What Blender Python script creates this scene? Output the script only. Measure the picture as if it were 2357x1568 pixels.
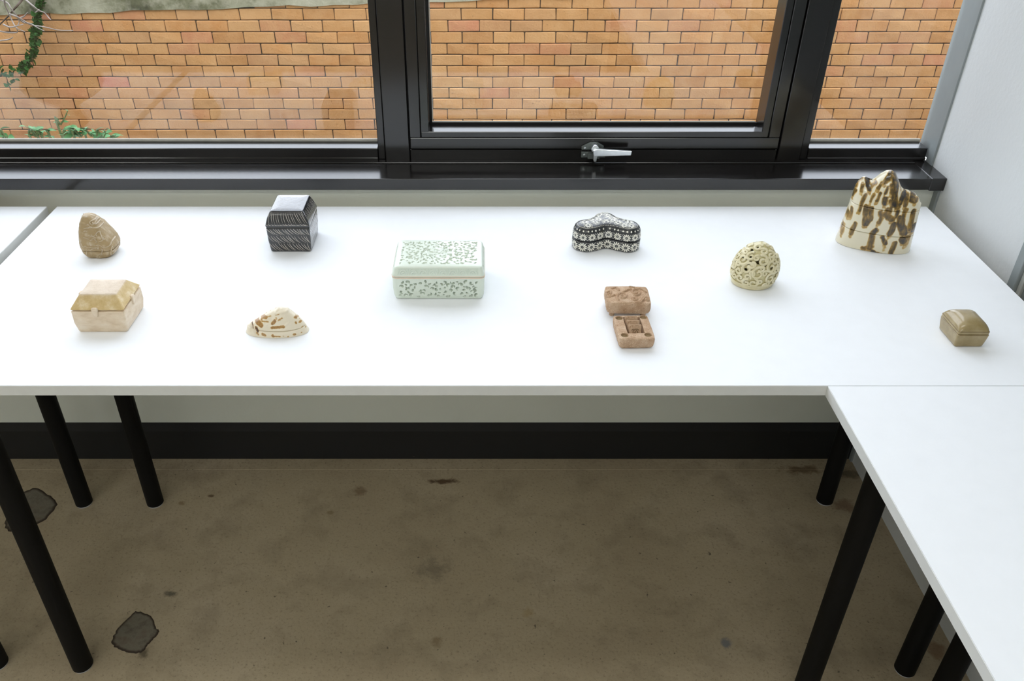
import bpy, bmesh, math, random
import numpy as np
from mathutils import Vector, Matrix

for o in list(bpy.data.objects):
    bpy.data.objects.remove(o)
SC = bpy.context.scene
COL = SC.collection
random.seed(7)
RNG = np.random.default_rng(7)

# ------------------------------------------------------------------ camera
FPX, CX, CY, HC = 1942.0, 1106.0, 784.0, 1.49
PITCH = math.atan(1303 / 1942.0)
cam_d = bpy.data.cameras.new('camera')
cam_d.sensor_width = 36.0
cam_d.lens = FPX / 2357.0 * 36.0
cam_d.shift_x = (2357 / 2 - CX) / 2357.0
cam_d.clip_start = 0.02
cam = bpy.data.objects.new('camera', cam_d)
cam.location = (0, 0, HC)
cam.rotation_euler = (math.pi / 2 - PITCH, 0, 0)
COL.objects.link(cam)
SC.camera = cam

# ------------------------------------------------------------------ world, exposure
w = bpy.data.worlds.new('overcast_sky')
SC.world = w
w.use_nodes = True
bg = w.node_tree.nodes['Background']
bg.inputs['Color'].default_value = (0.845, 0.885, 1.0, 1)
bg.inputs['Strength'].default_value = 3.1
SC.view_settings.view_transform = 'Standard'
SC.view_settings.look = 'None'
SC.view_settings.gamma = 1
SC.view_settings.use_curve_mapping = False
SC.view_settings.exposure = 0.42
FILL_LAMP = 4.6          # strength of the fill panels added on the ceiling

# ------------------------------------------------------------------ helpers: pixel of the photograph -> point
c_, s_ = math.cos(PITCH), math.sin(PITCH)
TZ = 0.74           # table top height
def ray(x, y):
    u = (x - CX) / FPX; v = (y - CY) / FPX
    return (u, c_ - v * s_, -s_ - v * c_)
def onz(x, y, z):
    r = ray(x, y); t = (z - HC) / r[2]
    return (r[0] * t, r[1] * t)
def ony(x, y, Y):
    r = ray(x, y); t = Y / r[1]
    return (r[0] * t, HC + r[2] * t)
def px_of(X, Y, Z):
    Z -= HC
    d = Y * c_ - Z * s_; up = Y * s_ + Z * c_
    return (CX + FPX * X / d, CY - FPX * up / d)

# ------------------------------------------------------------------ helpers: objects
def lin(r, g, b):
    f = lambda c: (c / 255 / 12.92) if c / 255 <= 0.04045 else ((c / 255 + 0.055) / 1.055) ** 2.4
    return (f(r), f(g), f(b), 1)
def tag(o, label=None, cat=None, group=None, kind=None):
    for k, v in (('label', label), ('category', cat), ('group', group), ('kind', kind)):
        if v: o[k] = v
    return o
def empty(name, loc=(0, 0, 0), rz=0):
    o = bpy.data.objects.new(name, None); COL.objects.link(o)
    o.location = loc; o.rotation_euler = (0, 0, rz); o.empty_display_size = 0.02
    return o
def link(name, me, mat, parent=None, loc=None):
    o = bpy.data.objects.new(name, me); COL.objects.link(o)
    if mat and not me.materials: me.materials.append(mat)
    if parent: o.parent = parent
    if loc: o.location = loc
    return o
def meshobj(name, V, F, mat, parent=None, loc=None, smooth=False, mask=None):
    me = bpy.data.meshes.new(name)
    me.from_pydata([tuple(map(float, v)) for v in V], [], [tuple(int(i) for i in f) for f in F])
    me.update()
    if smooth: me.shade_smooth()
    if mask is not None:
        a = me.attributes.new('mask', 'FLOAT', 'POINT')
        a.data.foreach_set('value', np.asarray(mask, dtype=np.float32))
    return link(name, me, mat, parent, loc)
def bm_obj(name, bm, mat, parent=None, loc=None, smooth=False):
    me = bpy.data.meshes.new(name); bm.normal_update(); bm.to_mesh(me); bm.free()
    if smooth: me.shade_smooth()
    return link(name, me, mat, parent, loc)
def box_bm(x0, x1, y0, y1, z0, z1, bev=0.0, seg=1):
    bm = bmesh.new()
    bmesh.ops.create_cube(bm, size=1)
    for v in bm.verts:
        v.co = Vector((x0 + (v.co.x + .5) * (x1 - x0), y0 + (v.co.y + .5) * (y1 - y0), z0 + (v.co.z + .5) * (z1 - z0)))
    if bev:
        bmesh.ops.bevel(bm, geom=bm.edges[:], offset=bev, segments=seg, profile=0.5, affect='EDGES')
    return bm
def box(name, x0, x1, y0, y1, z0, z1, mat, parent=None, bev=0.0, seg=1):
    return bm_obj(name, box_bm(x0, x1, y0, y1, z0, z1, bev, seg), mat, parent)
def cyl_bm(r0, r1, z0, z1, n=32, bev=0.0):
    bm = bmesh.new()
    bmesh.ops.create_cone(bm, cap_ends=True, segments=n, radius1=r0, radius2=r1, depth=z1 - z0)
    bmesh.ops.translate(bm, vec=(0, 0, (z0 + z1) / 2), verts=bm.verts)
    if bev:
        ed = [e for e in bm.edges if abs(e.verts[0].co.z - e.verts[1].co.z) < 1e-6]
        bmesh.ops.bevel(bm, geom=ed, offset=bev, segments=2, profile=0.5, affect='EDGES')
    return bm
def smooth_by_angle(o, deg=35):
    me = o.data; me.shade_smooth()
    try: me.set_sharp_from_angle(angle=math.radians(deg))
    except Exception: pass
    return o
def grid_faces(nr, nc, wrap=True, base=0):
    F = []
    for i in range(nr - 1):
        for j in range(nc if wrap else nc - 1):
            k = (j + 1) % nc
            F.append((base + i * nc + j, base + i * nc + k, base + (i + 1) * nc + k, base + (i + 1) * nc + j))
    return F
def loft(R, cap0=True, cap1=True):
    """R: array [rows, cols, 3] of closed rings, bottom to top; caps as fans."""
    R = np.asarray(R, float); nr, nc = R.shape[:2]
    V = R.reshape(-1, 3); F = grid_faces(nr, nc); V = list(V)
    if cap0:
        V.append(R[0].mean(0)); k = len(V) - 1
        F += [(k, (j + 1) % nc, j) for j in range(nc)]
    if cap1:
        V.append(R[-1].mean(0)); k = len(V) - 1; b = (nr - 1) * nc
        F += [(k, b + j, b + (j + 1) % nc) for j in range(nc)]
    return np.array(V), F
def ring_normals(R):
    du = np.roll(R, -1, 1) - np.roll(R, 1, 1)
    dv = np.gradient(R, axis=0)
    n = np.cross(du, dv); l = np.linalg.norm(n, axis=2, keepdims=True)
    return n / np.maximum(l, 1e-12)
def rrect(hx, hy, r, n):
    """n points of a rounded rectangle, evenly spaced, starting at the middle of the front (-y) side, counter-clockwise."""
    r = min(r, hx * .98, hy * .98)
    P = []
    def arc(cx, cy, a0):
        for k in range(9):
            a = a0 + k / 8 * math.pi / 2
            P.append((cx + r * math.cos(a), cy + r * math.sin(a)))
    P.append((0, -hy)); arc(hx - r, -hy + r, -math.pi / 2); arc(hx - r, hy - r, 0); arc(-hx + r, hy - r, math.pi / 2); arc(-hx + r, -hy + r, math.pi)
    P.append((0, -hy))
    return resample(np.array(P), n)
def resample(P, n, closed=True):
    d = np.concatenate([[0], np.cumsum(np.linalg.norm(np.diff(P, axis=0), axis=1))])
    t = np.linspace(0, d[-1], n, endpoint=not closed)
    return np.stack([np.interp(t, d, P[:, k]) for k in range(P.shape[1])], 1)
def catmull(P, closed=False, sub=12):
    P = np.asarray(P, float); n = len(P); out = []
    rng_ = range(n) if closed else range(n - 1)
    for i in rng_:
        g = (lambda k: P[k % n]) if closed else (lambda k: P[min(max(k, 0), n - 1)])
        p0, p1, p2, p3 = g(i - 1), g(i), g(i + 1), g(i + 2)
        for t in np.arange(sub) / sub:
            out.append(.5 * (2 * p1 + (p2 - p0) * t + (2 * p0 - 5 * p1 + 4 * p2 - p3) * t * t + (3 * p1 - p0 - 3 * p2 + p3) * t ** 3))
    out.append(P[0] if closed else P[-1])
    return np.array(out)
def tube(path, rad, n=8, flat=1.0, up=None, caps=True):
    """tube along a 3-D path; rad scalar or per-point; flat < 1 flattens it along `up` (per-point normals)."""
    P = np.asarray(path, float); m = len(P); rad = np.broadcast_to(np.asarray(rad, float), (m,))
    T = np.gradient(P, axis=0); T /= np.maximum(np.linalg.norm(T, axis=1, keepdims=True), 1e-12)
    if up is None:
        ref = np.array([0, 0, 1.0]) if abs(T[:, 2]).mean() < .8 else np.array([1.0, 0, 0])
        U = np.broadcast_to(ref, P.shape)
    else: U = np.asarray(up, float)
    S = np.cross(T, U); S /= np.maximum(np.linalg.norm(S, axis=1, keepdims=True), 1e-12)
    U = np.cross(S, T)
    a = np.arange(n) / n * 2 * math.pi
    R = P[:, None] + rad[:, None, None] * (np.cos(a)[None, :, None] * S[:, None] + flat * np.sin(a)[None, :, None] * U[:, None])
    return loft(R[:, ::-1], caps, caps)
def join(parts):
    V, F, k = [], [], 0
    for v, f in parts:
        V += list(v); F += [tuple(i + k for i in q) for q in f]; k += len(v)
    return V, F
def seg_dist(X, Z, poly, width=None):
    """smallest (distance - width) of points to a polyline."""
    poly = np.asarray(poly, float)
    best = np.full(X.shape, 9.0)
    for i in range(len(poly) - 1):
        ax, az = poly[i][:2]; bx, bz = poly[i + 1][:2]
        dx, dz = bx - ax, bz - az; L = dx * dx + dz * dz + 1e-18
        t = np.clip(((X - ax) * dx + (Z - az) * dz) / L, 0, 1)
        d = np.hypot(X - ax - t * dx, Z - az - t * dz)
        if poly.shape[1] > 2: d = d - (poly[i][2] * (1 - t) + poly[i + 1][2] * t)
        best = np.minimum(best, d)
    return best
def sstep(a, b, x):
    t = np.clip((x - a) / (b - a), 0, 1); return t * t * (3 - 2 * t)
def vnoise(P, scale, seed=0):
    """cheap smooth noise from sums of sines, about -1..1"""
    r = np.random.default_rng(seed); out = 0
    for k in range(6):
        d = r.normal(size=3) * scale * (1 + .35 * k); out = out + np.sin(P @ d + r.uniform(0, 6.28)) / (1 + .4 * k)
    return out / 3.2

# ------------------------------------------------------------------ helpers: materials
class NT:
    def __init__(s, name):
        s.m = bpy.data.materials.new(name); s.m.use_nodes = True
        s.t = s.m.node_tree; s.b = s.t.nodes['Principled BSDF']
        s.out = s.t.nodes['Material Output']
    def n(s, typ, **kw):
        nd = s.t.nodes.new(typ)
        for k, v in kw.items():
            if k.startswith('i_'):
                nd.inputs[k[2:].replace('_', ' ')].default_value = v
            else: setattr(nd, k, v)
        return nd
    def l(s, a, b): s.t.links.new(a, b)
    def set(s, **kw):
        for k, v in kw.items(): s.b.inputs[k.replace('_', ' ')].default_value = v
    def coords(s, kind='Object'): return s.n('ShaderNodeTexCoord').outputs[kind]
    def noise(s, scale, detail=4, rough=.55, vec=None, dist=0):
        nd = s.n('ShaderNodeTexNoise'); nd.inputs['Scale'].default_value = scale; nd.inputs['Detail'].default_value = detail
        nd.inputs['Roughness'].default_value = rough; nd.inputs['Distortion'].default_value = dist
        s.l(vec or s.coords(), nd.inputs['Vector']); return nd.outputs['Fac']
    def ramp(s, fac, stops, interp='LINEAR'):
        nd = s.n('ShaderNodeValToRGB'); r = nd.color_ramp; r.interpolation = interp
        while len(r.elements) < len(stops): r.elements.new(.5)
        for e, (p, c) in zip(r.elements, stops):
            e.position = p; e.color = c if len(c) == 4 else (*c, 1)
        s.l(fac, nd.inputs['Fac']); return nd.outputs['Color']
    def mix(s, fac, a, b, mode='MIX'):
        nd = s.n('ShaderNodeMix'); nd.data_type = 'RGBA'; nd.blend_type = mode
        for sock, v in ((nd.inputs[0], fac), (nd.inputs[6], a), (nd.inputs[7], b)):
            if hasattr(v, 'is_output') or isinstance(v, bpy.types.NodeSocket): s.l(v, sock)
            else: sock.default_value = v
        return nd.outputs[2]
    def math(s, op, a, b=0.0):
        nd = s.n('ShaderNodeMath'); nd.operation = op
        for k, v in enumerate((a, b)):
            if isinstance(v, bpy.types.NodeSocket): s.l(v, nd.inputs[k])
            else: nd.inputs[k].default_value = v
        return nd.outputs[0]
    def bump(s, h, dist, strength=1.0):
        nd = s.n('ShaderNodeBump'); nd.inputs['Distance'].default_value = dist; nd.inputs['Strength'].default_value = strength
        s.l(h, nd.inputs['Height']); s.l(nd.outputs['Normal'], s.b.inputs['Normal']); return nd
    def attr(s, name='mask'):
        nd = s.n('ShaderNodeAttribute'); nd.attribute_name = name; return nd.outputs['Fac']
    def base(s, c): s.l(c, s.b.inputs['Base Color'])
BW = lambda v: (v, v, v, 1)
def plain(name, col, rough=.5, nscale=0, var=.08, bumpd=0, bscale=200, **kw):
    t = NT(name); t.set(Base_Color=col, Roughness=rough, **kw)
    if nscale:
        c0 = tuple(max(0, x * (1 - var)) for x in col[:3]) + (1,); c1 = tuple(min(1, x * (1 + var)) for x in col[:3]) + (1,)
        t.base(t.ramp(t.noise(nscale), [(.3, c0), (.7, c1)]))
    if bumpd: t.bump(t.noise(bscale, 3), bumpd)
    return t.m

M = {}
M['table_white'] = plain('white_melamine', lin(240, 242, 245), .62, 30, .01, Specular_IOR_Level=.3)
M['edge_white'] = plain('white_edge_band', lin(226, 228, 226), .5, 60, .02)
M['wall'] = plain('painted_plaster_white', lin(219, 222, 223), .6, 3, .02, .0006, 120)
M['wall_grey'] = plain('painted_plaster_under_sill', lin(234, 238, 228), .6, 4, .03, .0004, 120)
M['trim_grey'] = plain('grey_trim_paint', lin(140, 147, 148), .45, 20, .04)
M['door_grey'] = plain('grey_door_paint', lin(120, 126, 125), .5, 10, .05)
M['ceiling'] = plain('ceiling_paint', lin(232, 232, 230), .8, 5, .02)
M['leg'] = plain('black_powder_coat', lin(9, 9, 9), .6, 80, .1, Specular_IOR_Level=.2)
M['foot'] = plain('pale_plastic_foot', lin(190, 192, 196), .5, 50, .05)
M['chrome'] = plain('brushed_chrome', lin(226, 230, 232), .28, 90, .06, Metallic=1.0)
M['plate'] = plain('dull_zinc_plate', lin(120, 126, 124), .45, 120, .12, Metallic=.7)
M['gasket'] = plain('glazing_bead_sealant', lin(190, 188, 180), .6, 60, .08)
M['seal'] = plain('black_rubber_seal', lin(14, 14, 14), .6, 60, .1)
M['mortar'] = plain('dark_mortar', lin(70, 54, 38), .95, 12, .25, .003, 60)
M['soil'] = plain('garden_soil', lin(90, 82, 68), .95, 3, .2, .02, 8)
M['twig'] = plain('bare_pale_twig', lin(150, 140, 134), .9, 40, .12)
M['dark_twig'] = plain('dark_twig', lin(75, 60, 48), .8, 40, .12)
M['leaf'] = plain('shrub_leaf', lin(78, 132, 74), .6, 25, .3, Specular_IOR_Level=.25)
M['ivy'] = plain('ivy_leaf', lin(36, 84, 24), .6, 14, .35, Specular_IOR_Level=.25)

def m_frame():
    t = NT('dark_bronze_aluminium'); t.set(Roughness=.18, Specular_IOR_Level=.7)
    t.base(t.ramp(t.noise(8, 3), [(.3, lin(20, 18, 18)), (.7, lin(27, 25, 24))]))
    return t.m
M['frame'] = m_frame()

def m_glass():
    t = NT('window_glass'); t.t.nodes.remove(t.b)
    tr = t.n('ShaderNodeBsdfTransparent'); tr.inputs['Color'].default_value = (.97, .985, .975, 1)
    gl = t.n('ShaderNodeBsdfGlossy'); gl.inputs['Roughness'].default_value = 0.0
    fr = t.n('ShaderNodeFresnel')
    bk = t.n('ShaderNodeNewGeometry').outputs['Backfacing']      # same reflectance on both faces of the thin pane
    t.l(t.math('ADD', t.math('MULTIPLY', bk, 1 / 1.65 - 1.65), 1.65), fr.inputs['IOR'])
    mx = t.n('ShaderNodeMixShader')
    t.l(fr.outputs[0], mx.inputs[0]); t.l(tr.outputs[0], mx.inputs[1]); t.l(gl.outputs[0], mx.inputs[2])
    t.l(mx.outputs[0], t.out.inputs['Surface'])
    return t.m
M['glass'] = m_glass()

def m_brick():
    t = NT('orange_brick'); t.set(Roughness=.9)
    oi = t.n('ShaderNodeObjectInfo').outputs['Random']
    ge = t.n('ShaderNodeNewGeometry').outputs['Random Per Island']
    r = t.math('FRACT', t.math('ADD', t.math('MULTIPLY', oi, 7.31), t.math('MULTIPLY', ge, 3.7)))
    hue = t.ramp(r, [(0, lin(180, 125, 72)), (.18, lin(194, 142, 87)), (.36, lin(200, 146, 91)), (.52, lin(190, 131, 74)),
                     (.68, lin(204, 154, 100)), (.84, lin(186, 138, 92)), (.97, lin(194, 132, 90)), (1, lin(198, 124, 98))])
    pos = t.n('ShaderNodeNewGeometry').outputs['Position']
    n1 = t.noise(9, 5, .6, pos); n2 = t.noise(60, 3, .6, pos); n3 = t.noise(1.3, 3, .5, pos)
    c = t.mix(t.ramp(n1, [(.35, BW(0)), (.75, BW(.55))]), hue, lin(214, 168, 118))
    c = t.mix(t.ramp(n2, [(.62, BW(0)), (.78, BW(.6))]), c, lin(120, 84, 52))
    c = t.mix(t.ramp(n3, [(.55, BW(0)), (.75, BW(.35))]), c, lin(150, 104, 66))
    t.base(c)
    t.bump(t.noise(70, 4, .6, pos), .004)
    return t.m
M['brick'] = m_brick()

def m_coping():
    t = NT('weathered_render'); t.set(Roughness=.95)
    pos = t.n('ShaderNodeNewGeometry').outputs['Position']
    sx = t.n('ShaderNodeSeparateXYZ'); t.l(pos, sx.inputs[0])
    n = t.math('ADD', t.noise(2.6, 6, .62, pos), t.math('MULTIPLY', t.math('ADD', sx.outputs[0], 2.4), -.06)); n2 = t.noise(14, 4, .6, pos)
    c = t.ramp(n, [(.34, lin(176, 172, 150)), (.5, lin(150, 148, 124)), (.58, lin(104, 104, 78)), (.68, lin(62, 64, 46))])
    c = t.mix(t.ramp(n2, [(.45, BW(0)), (.75, BW(.5))]), c, lin(190, 184, 164))
    t.base(c); t.bump(n2, .01)
    return t.m
M['coping'] = m_coping()

def m_floor():
    t = NT('sealed_concrete_floor'); t.set(Roughness=.5)
    pos = t.n('ShaderNodeNewGeometry').outputs['Position']
    big = t.noise(2.2, 5, .6, pos); mid = t.noise(9, 5, .65, pos); fine = t.noise(160, 3, .7, pos); grit = t.noise(420, 2, .5, pos)
    c = t.ramp(big, [(.3, lin(158, 142, 116)), (.5, lin(170, 155, 128)), (.7, lin(180, 165, 140))])
    c = t.mix(t.ramp(mid, [(.5, BW(0)), (.72, BW(.4))]), c, lin(106, 92, 72))
    c = t.mix(t.ramp(fine, [(.3, BW(.5)), (.45, BW(0))]), c, lin(96, 84, 66))
    c = t.mix(t.ramp(grit, [(.66, BW(0)), (.74, BW(.55))]), c, lin(176, 164, 142))
    spk = t.noise(75, 2, .5, pos)
    c = t.mix(t.ramp(spk, [(.71, BW(0)), (.76, BW(.75))]), c, lin(62, 52, 42))
    # stains with a place of their own: (x, y, radius x, radius y, colour, amount)
    sep = t.n('ShaderNodeSeparateXYZ'); t.l(pos, sep.inputs[0])
    wob = t.math('MULTIPLY', t.math('SUBTRACT', t.noise(38, 4, .7, pos), .5), 2.2)
    for (pxx, pyy, rx, ry, col, amt) in STAINS:
        X0, Y0 = onz(pxx, pyy, 0)
        dx = t.math('DIVIDE', t.math('SUBTRACT', sep.outputs[0], X0), rx)
        dy = t.math('DIVIDE', t.math('SUBTRACT', sep.outputs[1], Y0), ry)
        d = t.math('SQRT', t.math('ADD', t.math('MULTIPLY', dx, dx), t.math('MULTIPLY', dy, dy)))
        d = t.math('ADD', d, wob)
        c = t.mix(t.ramp(d, [(.35, BW(amt)), (.9, BW(0))]), c, col)
    t.base(c)
    t.bump(t.noise(110, 3, .6, pos), .0008)
    return t.m
STAINS = [(1018, 1108, .055, .012, lin(70, 44, 18), .9), (828, 1130, .02, .025, lin(92, 66, 34), .6), (1850, 1082, .07, .02, lin(84, 58, 28), .7),
          (1945, 1165, .035, .03, lin(96, 60, 36), .6), (395, 1368, .018, .012, lin(78, 74, 62), .85), (1670, 1482, .014, .022, lin(110, 112, 116), .9),
          (1215, 1410, .02, .016, lin(150, 128, 84), .5), (1005, 1475, .015, .018, lin(112, 92, 60), .6), (330, 1505, .012, .02, lin(80, 70, 50), .8),
          (995, 1310, .05, .04, lin(92, 84, 70), .5), (2155, 1500, .03, .03, lin(110, 72, 40), .6), (760, 1180, .012, .01, lin(110, 92, 56), .6),
          (485, 1142, .010, .006, lin(80, 54, 26), .8), (418, 1158, .012, .010, lin(110, 88, 50), .6), (1950, 1090, .05, .025, lin(74, 60, 40), .7)]
M['floor'] = m_floor()
def m_patch():
    t = NT('grey_cement_plug'); t.set(Roughness=.6)
    pos = t.n('ShaderNodeNewGeometry').outputs['Position']
    c = t.ramp(t.noise(26, 5, .65, pos), [(.3, lin(84, 76, 62)), (.5, lin(112, 106, 92)), (.7, lin(98, 84, 68))])
    t.base(t.mix(t.ramp(t.attr(), [(.2, BW(0)), (.9, BW(1))]), c, lin(52, 40, 28)))
    t.bump(t.noise(90, 3, .6, pos), .001)
    return t.m
M['patch'] = m_patch()
def m_baseboard():
    t = NT('scuffed_black_skirting'); t.set(Roughness=.45)
    pos = t.n('ShaderNodeNewGeometry').outputs['Position']
    mp = t.n('ShaderNodeMapping'); mp.inputs['Scale'].default_value = (18, 60, 160); t.l(pos, mp.inputs[0])
    sc = t.noise(1, 3, .7, mp.outputs[0])
    t.base(t.mix(t.ramp(sc, [(.73, BW(0)), (.78, BW(.7))]), lin(17, 19, 22), lin(120, 116, 104)))
    return t.m
M['baseboard'] = m_baseboard()

def glaze(name, stops, rough=.25, coat=.3, nscale=60, attr=False, bumpd=0, bscale=300, stretch=None, spec=.5):
    t = NT(name); t.set(Roughness=rough, Coat_Weight=coat, Coat_Roughness=.12, Specular_IOR_Level=spec)
    vec = t.coords()
    if stretch:
        mp = t.n('ShaderNodeMapping'); mp.inputs['Scale'].default_value = stretch; t.l(vec, mp.inputs[0]); vec = mp.outputs[0]
    f = t.attr() if attr else t.noise(nscale, 5, .6, vec)
    t.base(t.ramp(f, stops))
    if bumpd: t.bump(t.noise(bscale, 4, .6, vec), bumpd)
    return t

# ================================================================== the room
XW = 0.969          # right wall plane
YW = 1.668          # window wall plane under the sill
YF = 1.738          # front of the window frames
YG = 1.786          # glass
ZS = 0.793          # sill top
XL, YB, ZC = -4.2, -4.4, 3.0
WX0 = -2.6          # left end of the window
ZT = 2.5            # window head
def struct(o, label, kind='structure'):
    return tag(o, label, None, None, kind)
struct(box('floor', XL - .1, XW + .1, YB - .1, YW + .2, -.08, 0, M['floor']), 'brown sealed concrete floor with stains and specks')
struct(box('ceiling', XL - .1, XW + .1, YB - .1, YW + .2, ZC, ZC + .08, M['ceiling']), 'white painted ceiling of the room')
struct(box('wall_right', XW, XW + .1, YB, 1.735, 0, ZC, M['wall']), 'smooth white plaster wall meeting the window at the corner')
struct(box('wall_left', XL - .1, XL, YB, YW + .2, 0, ZC, M['wall']), 'white plaster wall at the far end of the tables')
struct(box('wall_front', XL, XW, YB - .1, YB, 0, ZC, M['wall']), 'white plaster wall facing the window')
wb = box('wall_back', XL, XW + .1, YW, YW + .17, 0, ZS - .026, M['wall_grey'])
struct(wb, 'pale grey wall below the black window sill')
box('pier', XL, WX0, YW + .03, YW + .17, ZS - .026, ZC, M['wall'], wb)
box('lintel', WX0, XW + .1, YW + .03, YW + .17, ZT, ZC, M['wall'], wb)
# skirting with a chamfered top
sec = [(1.662, 0), (1.662, .095), (1.6665, .118), (1.6685, .12), (1.6685, 0)]
V = [(x, y, z) for x in (XL, XW) for y, z in sec]; n = len(sec)
F = [tuple(range(n))[::-1], tuple(range(n, 2 * n))] + [(i, (i + 1) % n, n + (i + 1) % n, n + i) for i in range(n)]
F = [f[::-1] for f in F]
struct(meshobj('baseboard_back', V, F, M['baseboard']), 'scuffed black skirting board under the window wall')
# grey bead where the right wall meets the window, and the strip below the sill
struct(box('trim_1', XW - .004, XW + .01, 1.709, 1.737, ZS + .0005, ZC, M['trim_grey'], None, .001), 'grey corner bead between white wall and window')
struct(box('trim_2', XW - .005, XW + .01, 1.650, 1.668, 0, ZS - .027, M['trim_grey'], None, .001), 'grey corner bead below the black sill')
# grey framed panel on the right wall beyond the table end (its edge shows)
dr = box('wall_panel', XW - .004, XW + .02, .42, 1.296, .5, 2.1, M['door_grey'], None, .001)
struct(dr, 'grey framed panel on the white wall beside the table')
box('panel_frame', XW - .014, XW + .01, 1.308, 1.329, .5, 2.13, M['trim_grey'], dr, .001)
box('panel_bead', XW - .008, XW + .01, 1.297, 1.3075, .5, 2.12, plain('pale_panel_bead', lin(176, 178, 174), .5, 20, .03), dr, .001)
# thin screed strip along the foot of the window wall
box('screed_strip', XL, XW, 1.622, YW, 0, .0014, M['floor'], bpy.data.objects['floor'], .0005)
# sill
sl = box('window_sill', XL + .001, XW - .0005, 1.641, 1.80, ZS - .025, ZS, M['frame'], None, .0012, 2)
struct(sl, 'long dark bronze metal window sill with glossy top')
box('end_cap', XW - .032, XW - .0003, 1.6395, 1.742, ZS - .0265, ZS + .001, M['frame'], sl, .0012)
box('back_bead', WX0, XW - .033, 1.722, 1.7395, ZS - .0005, ZS + .003, M['frame'], sl, .001)

# ------------------------------------------------------------------ windows
def pane(x0, x1, z0, z1, parent):
    return box('pane', x0, x1, YG, YG + .006, z0, z1, M['glass'], parent)
w1 = struct(empty('window_1', (-1.2, YF, ZS)), 'wide fixed window pane in dark bronze frame')
w2 = struct(empty('window_2', (.24, YF, ZS)), 'hinged window sash with chrome handle in dark frame')
w3 = struct(empty('window_3', (.83, YF, ZS)), 'narrow fixed window pane beside the white wall')
def under(o, p):
    o.parent = p; o.matrix_parent_inverse = Matrix.Translation(-p.location); return o
def fb(name, x0, x1, y0, y1, z0, z1, par, bev=.0012, mat=None):
    return under(box(name, x0, x1, y0, y1, z0, z1, mat or M['frame'], None, bev), par)
def wpane(x0, x1, z0, z1, par): return under(pane(x0, x1, z0, z1, None), par)
ZR = .821           # top of the fixed rails
# fixed window, left
fb('bottom_rail', WX0, -.2215, YF + .002, 1.80, ZS + .004, ZR, w1)
fb('rail_lip', WX0, -.2215, YF - .001, 1.76, ZS + .002, ZS + .008, w1)
fb('stile', -.2212, -.2062, YF + .004, 1.80, ZS + .002, ZT, w1)
fb('stile', WX0, WX0 + .05, YF + .004, 1.80, ZR, ZT, w1)
fb('top_rail', WX0, -.22, YF + .002, 1.80, ZT - .05, ZT, w1)
fb('glazing_bead', WX0, -.2215, YG - .006, YG - .001, ZR, ZR + .006, w1, .0008, M['gasket'])
wpane(WX0 + .02, -.215, ZR - .01, ZT - .03, w1)
# mullions
mu = box('mullion', -.2048, -.1530, YF - .003, 1.81, ZS + .001, ZT, M['frame'], None, .0012); under(mu, w1)
mu2 = box('mullion', .6415, .6900, YF - .003, 1.81, ZS + .001, ZT, M['frame'], None, .0012); under(mu2, w3)
# dark rebates behind the joints
fb('rebate', -.2066, -.1505, 1.750, 1.805, ZS + .001, ZT, w1, 0, M['seal'])
fb('rebate', .6385, .7085, 1.752, 1.805, ZS + .001, ZT, w3, 0, M['seal'])
# hinged sash
fb('sub_frame', -.1515, .6390, YF, 1.80, ZS + .002, .8195, w2)
fb('rebate', -.1515, .6390, 1.748, 1.80, .8190, .8235, w2, 0, M['seal'])
zb0, zb1 = .8225, .859
fb('sash_bottom_rail', -.1265, .6125, YF - .001, 1.79, .846, zb1, w2)
fb('sash_bottom_rail', -.1500, .6375, YF - .005, 1.784, zb0, .8465, w2)
for (a, b, c, d) in ((-.1505, -.1275, -.1272, -.1095), (.6140, .6378, .5985, .6138)):
    fb('sash_stile', a, b, YF - .004, 1.784, .8468, ZT - .02, w2)
    fb('sash_stile', c, d, YF - .0005, 1.79, zb1 - .012, ZT - .04, w2)
fb('sash_top_rail', -.15, .6375, YF - .004, 1.79, ZT - .07, ZT - .02, w2)
fb('top_rail', -.1515, .639, YF, 1.80, ZT - .018, ZT, w2)
wpane(-.118, .606, .850, ZT - .05, w2)
fb('glazing_seal', -.1095, .5985, YG - .005, YG - .001, zb1, zb1 + .005, w2, 0, M['seal'])
fb('glazing_bead', -.105, .5945, YG - .0035, YG - .0012, zb1 + .005, zb1 + .0075, w2, 0, M['gasket'])
fb('glazing_seal', -.1095, -.1045, YG - .005, YG - .001, zb1 + .005, ZT - .06, w2, 0, M['seal'])
fb('glazing_bead', -.1042, -.1022, YG - .0035, YG - .0012, zb1 + .010, ZT - .06, w2, 0, M['gasket'])
# fixed window, right
fb('stile', .6915, .7078, YF + .004, 1.80, ZS + .002, ZT, w3)
fb('bottom_rail', .7080, XW - .0045, YF + .002, 1.80, ZS + .004, ZR, w3)
fb('rail_lip', .7080, XW - .0045, YF - .001, 1.76, ZS + .002, ZS + .008, w3)
fb('glazing_bead', .7080, XW - .0045, YG - .006, YG - .001, ZR, ZR + .006, w3, .0008, M['gasket'])
fb('top_rail', .7080, XW + .02, YF + .002, 1.80, ZT - .05, ZT, w3)
fb('end_stile', XW + .006, XW + .04, YF + .003, 1.80, ZS + .001, ZT, w3, .001, M['trim_grey'])
wpane(.700, XW + .012, ZR - .01, ZT - .03, w3)

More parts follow.
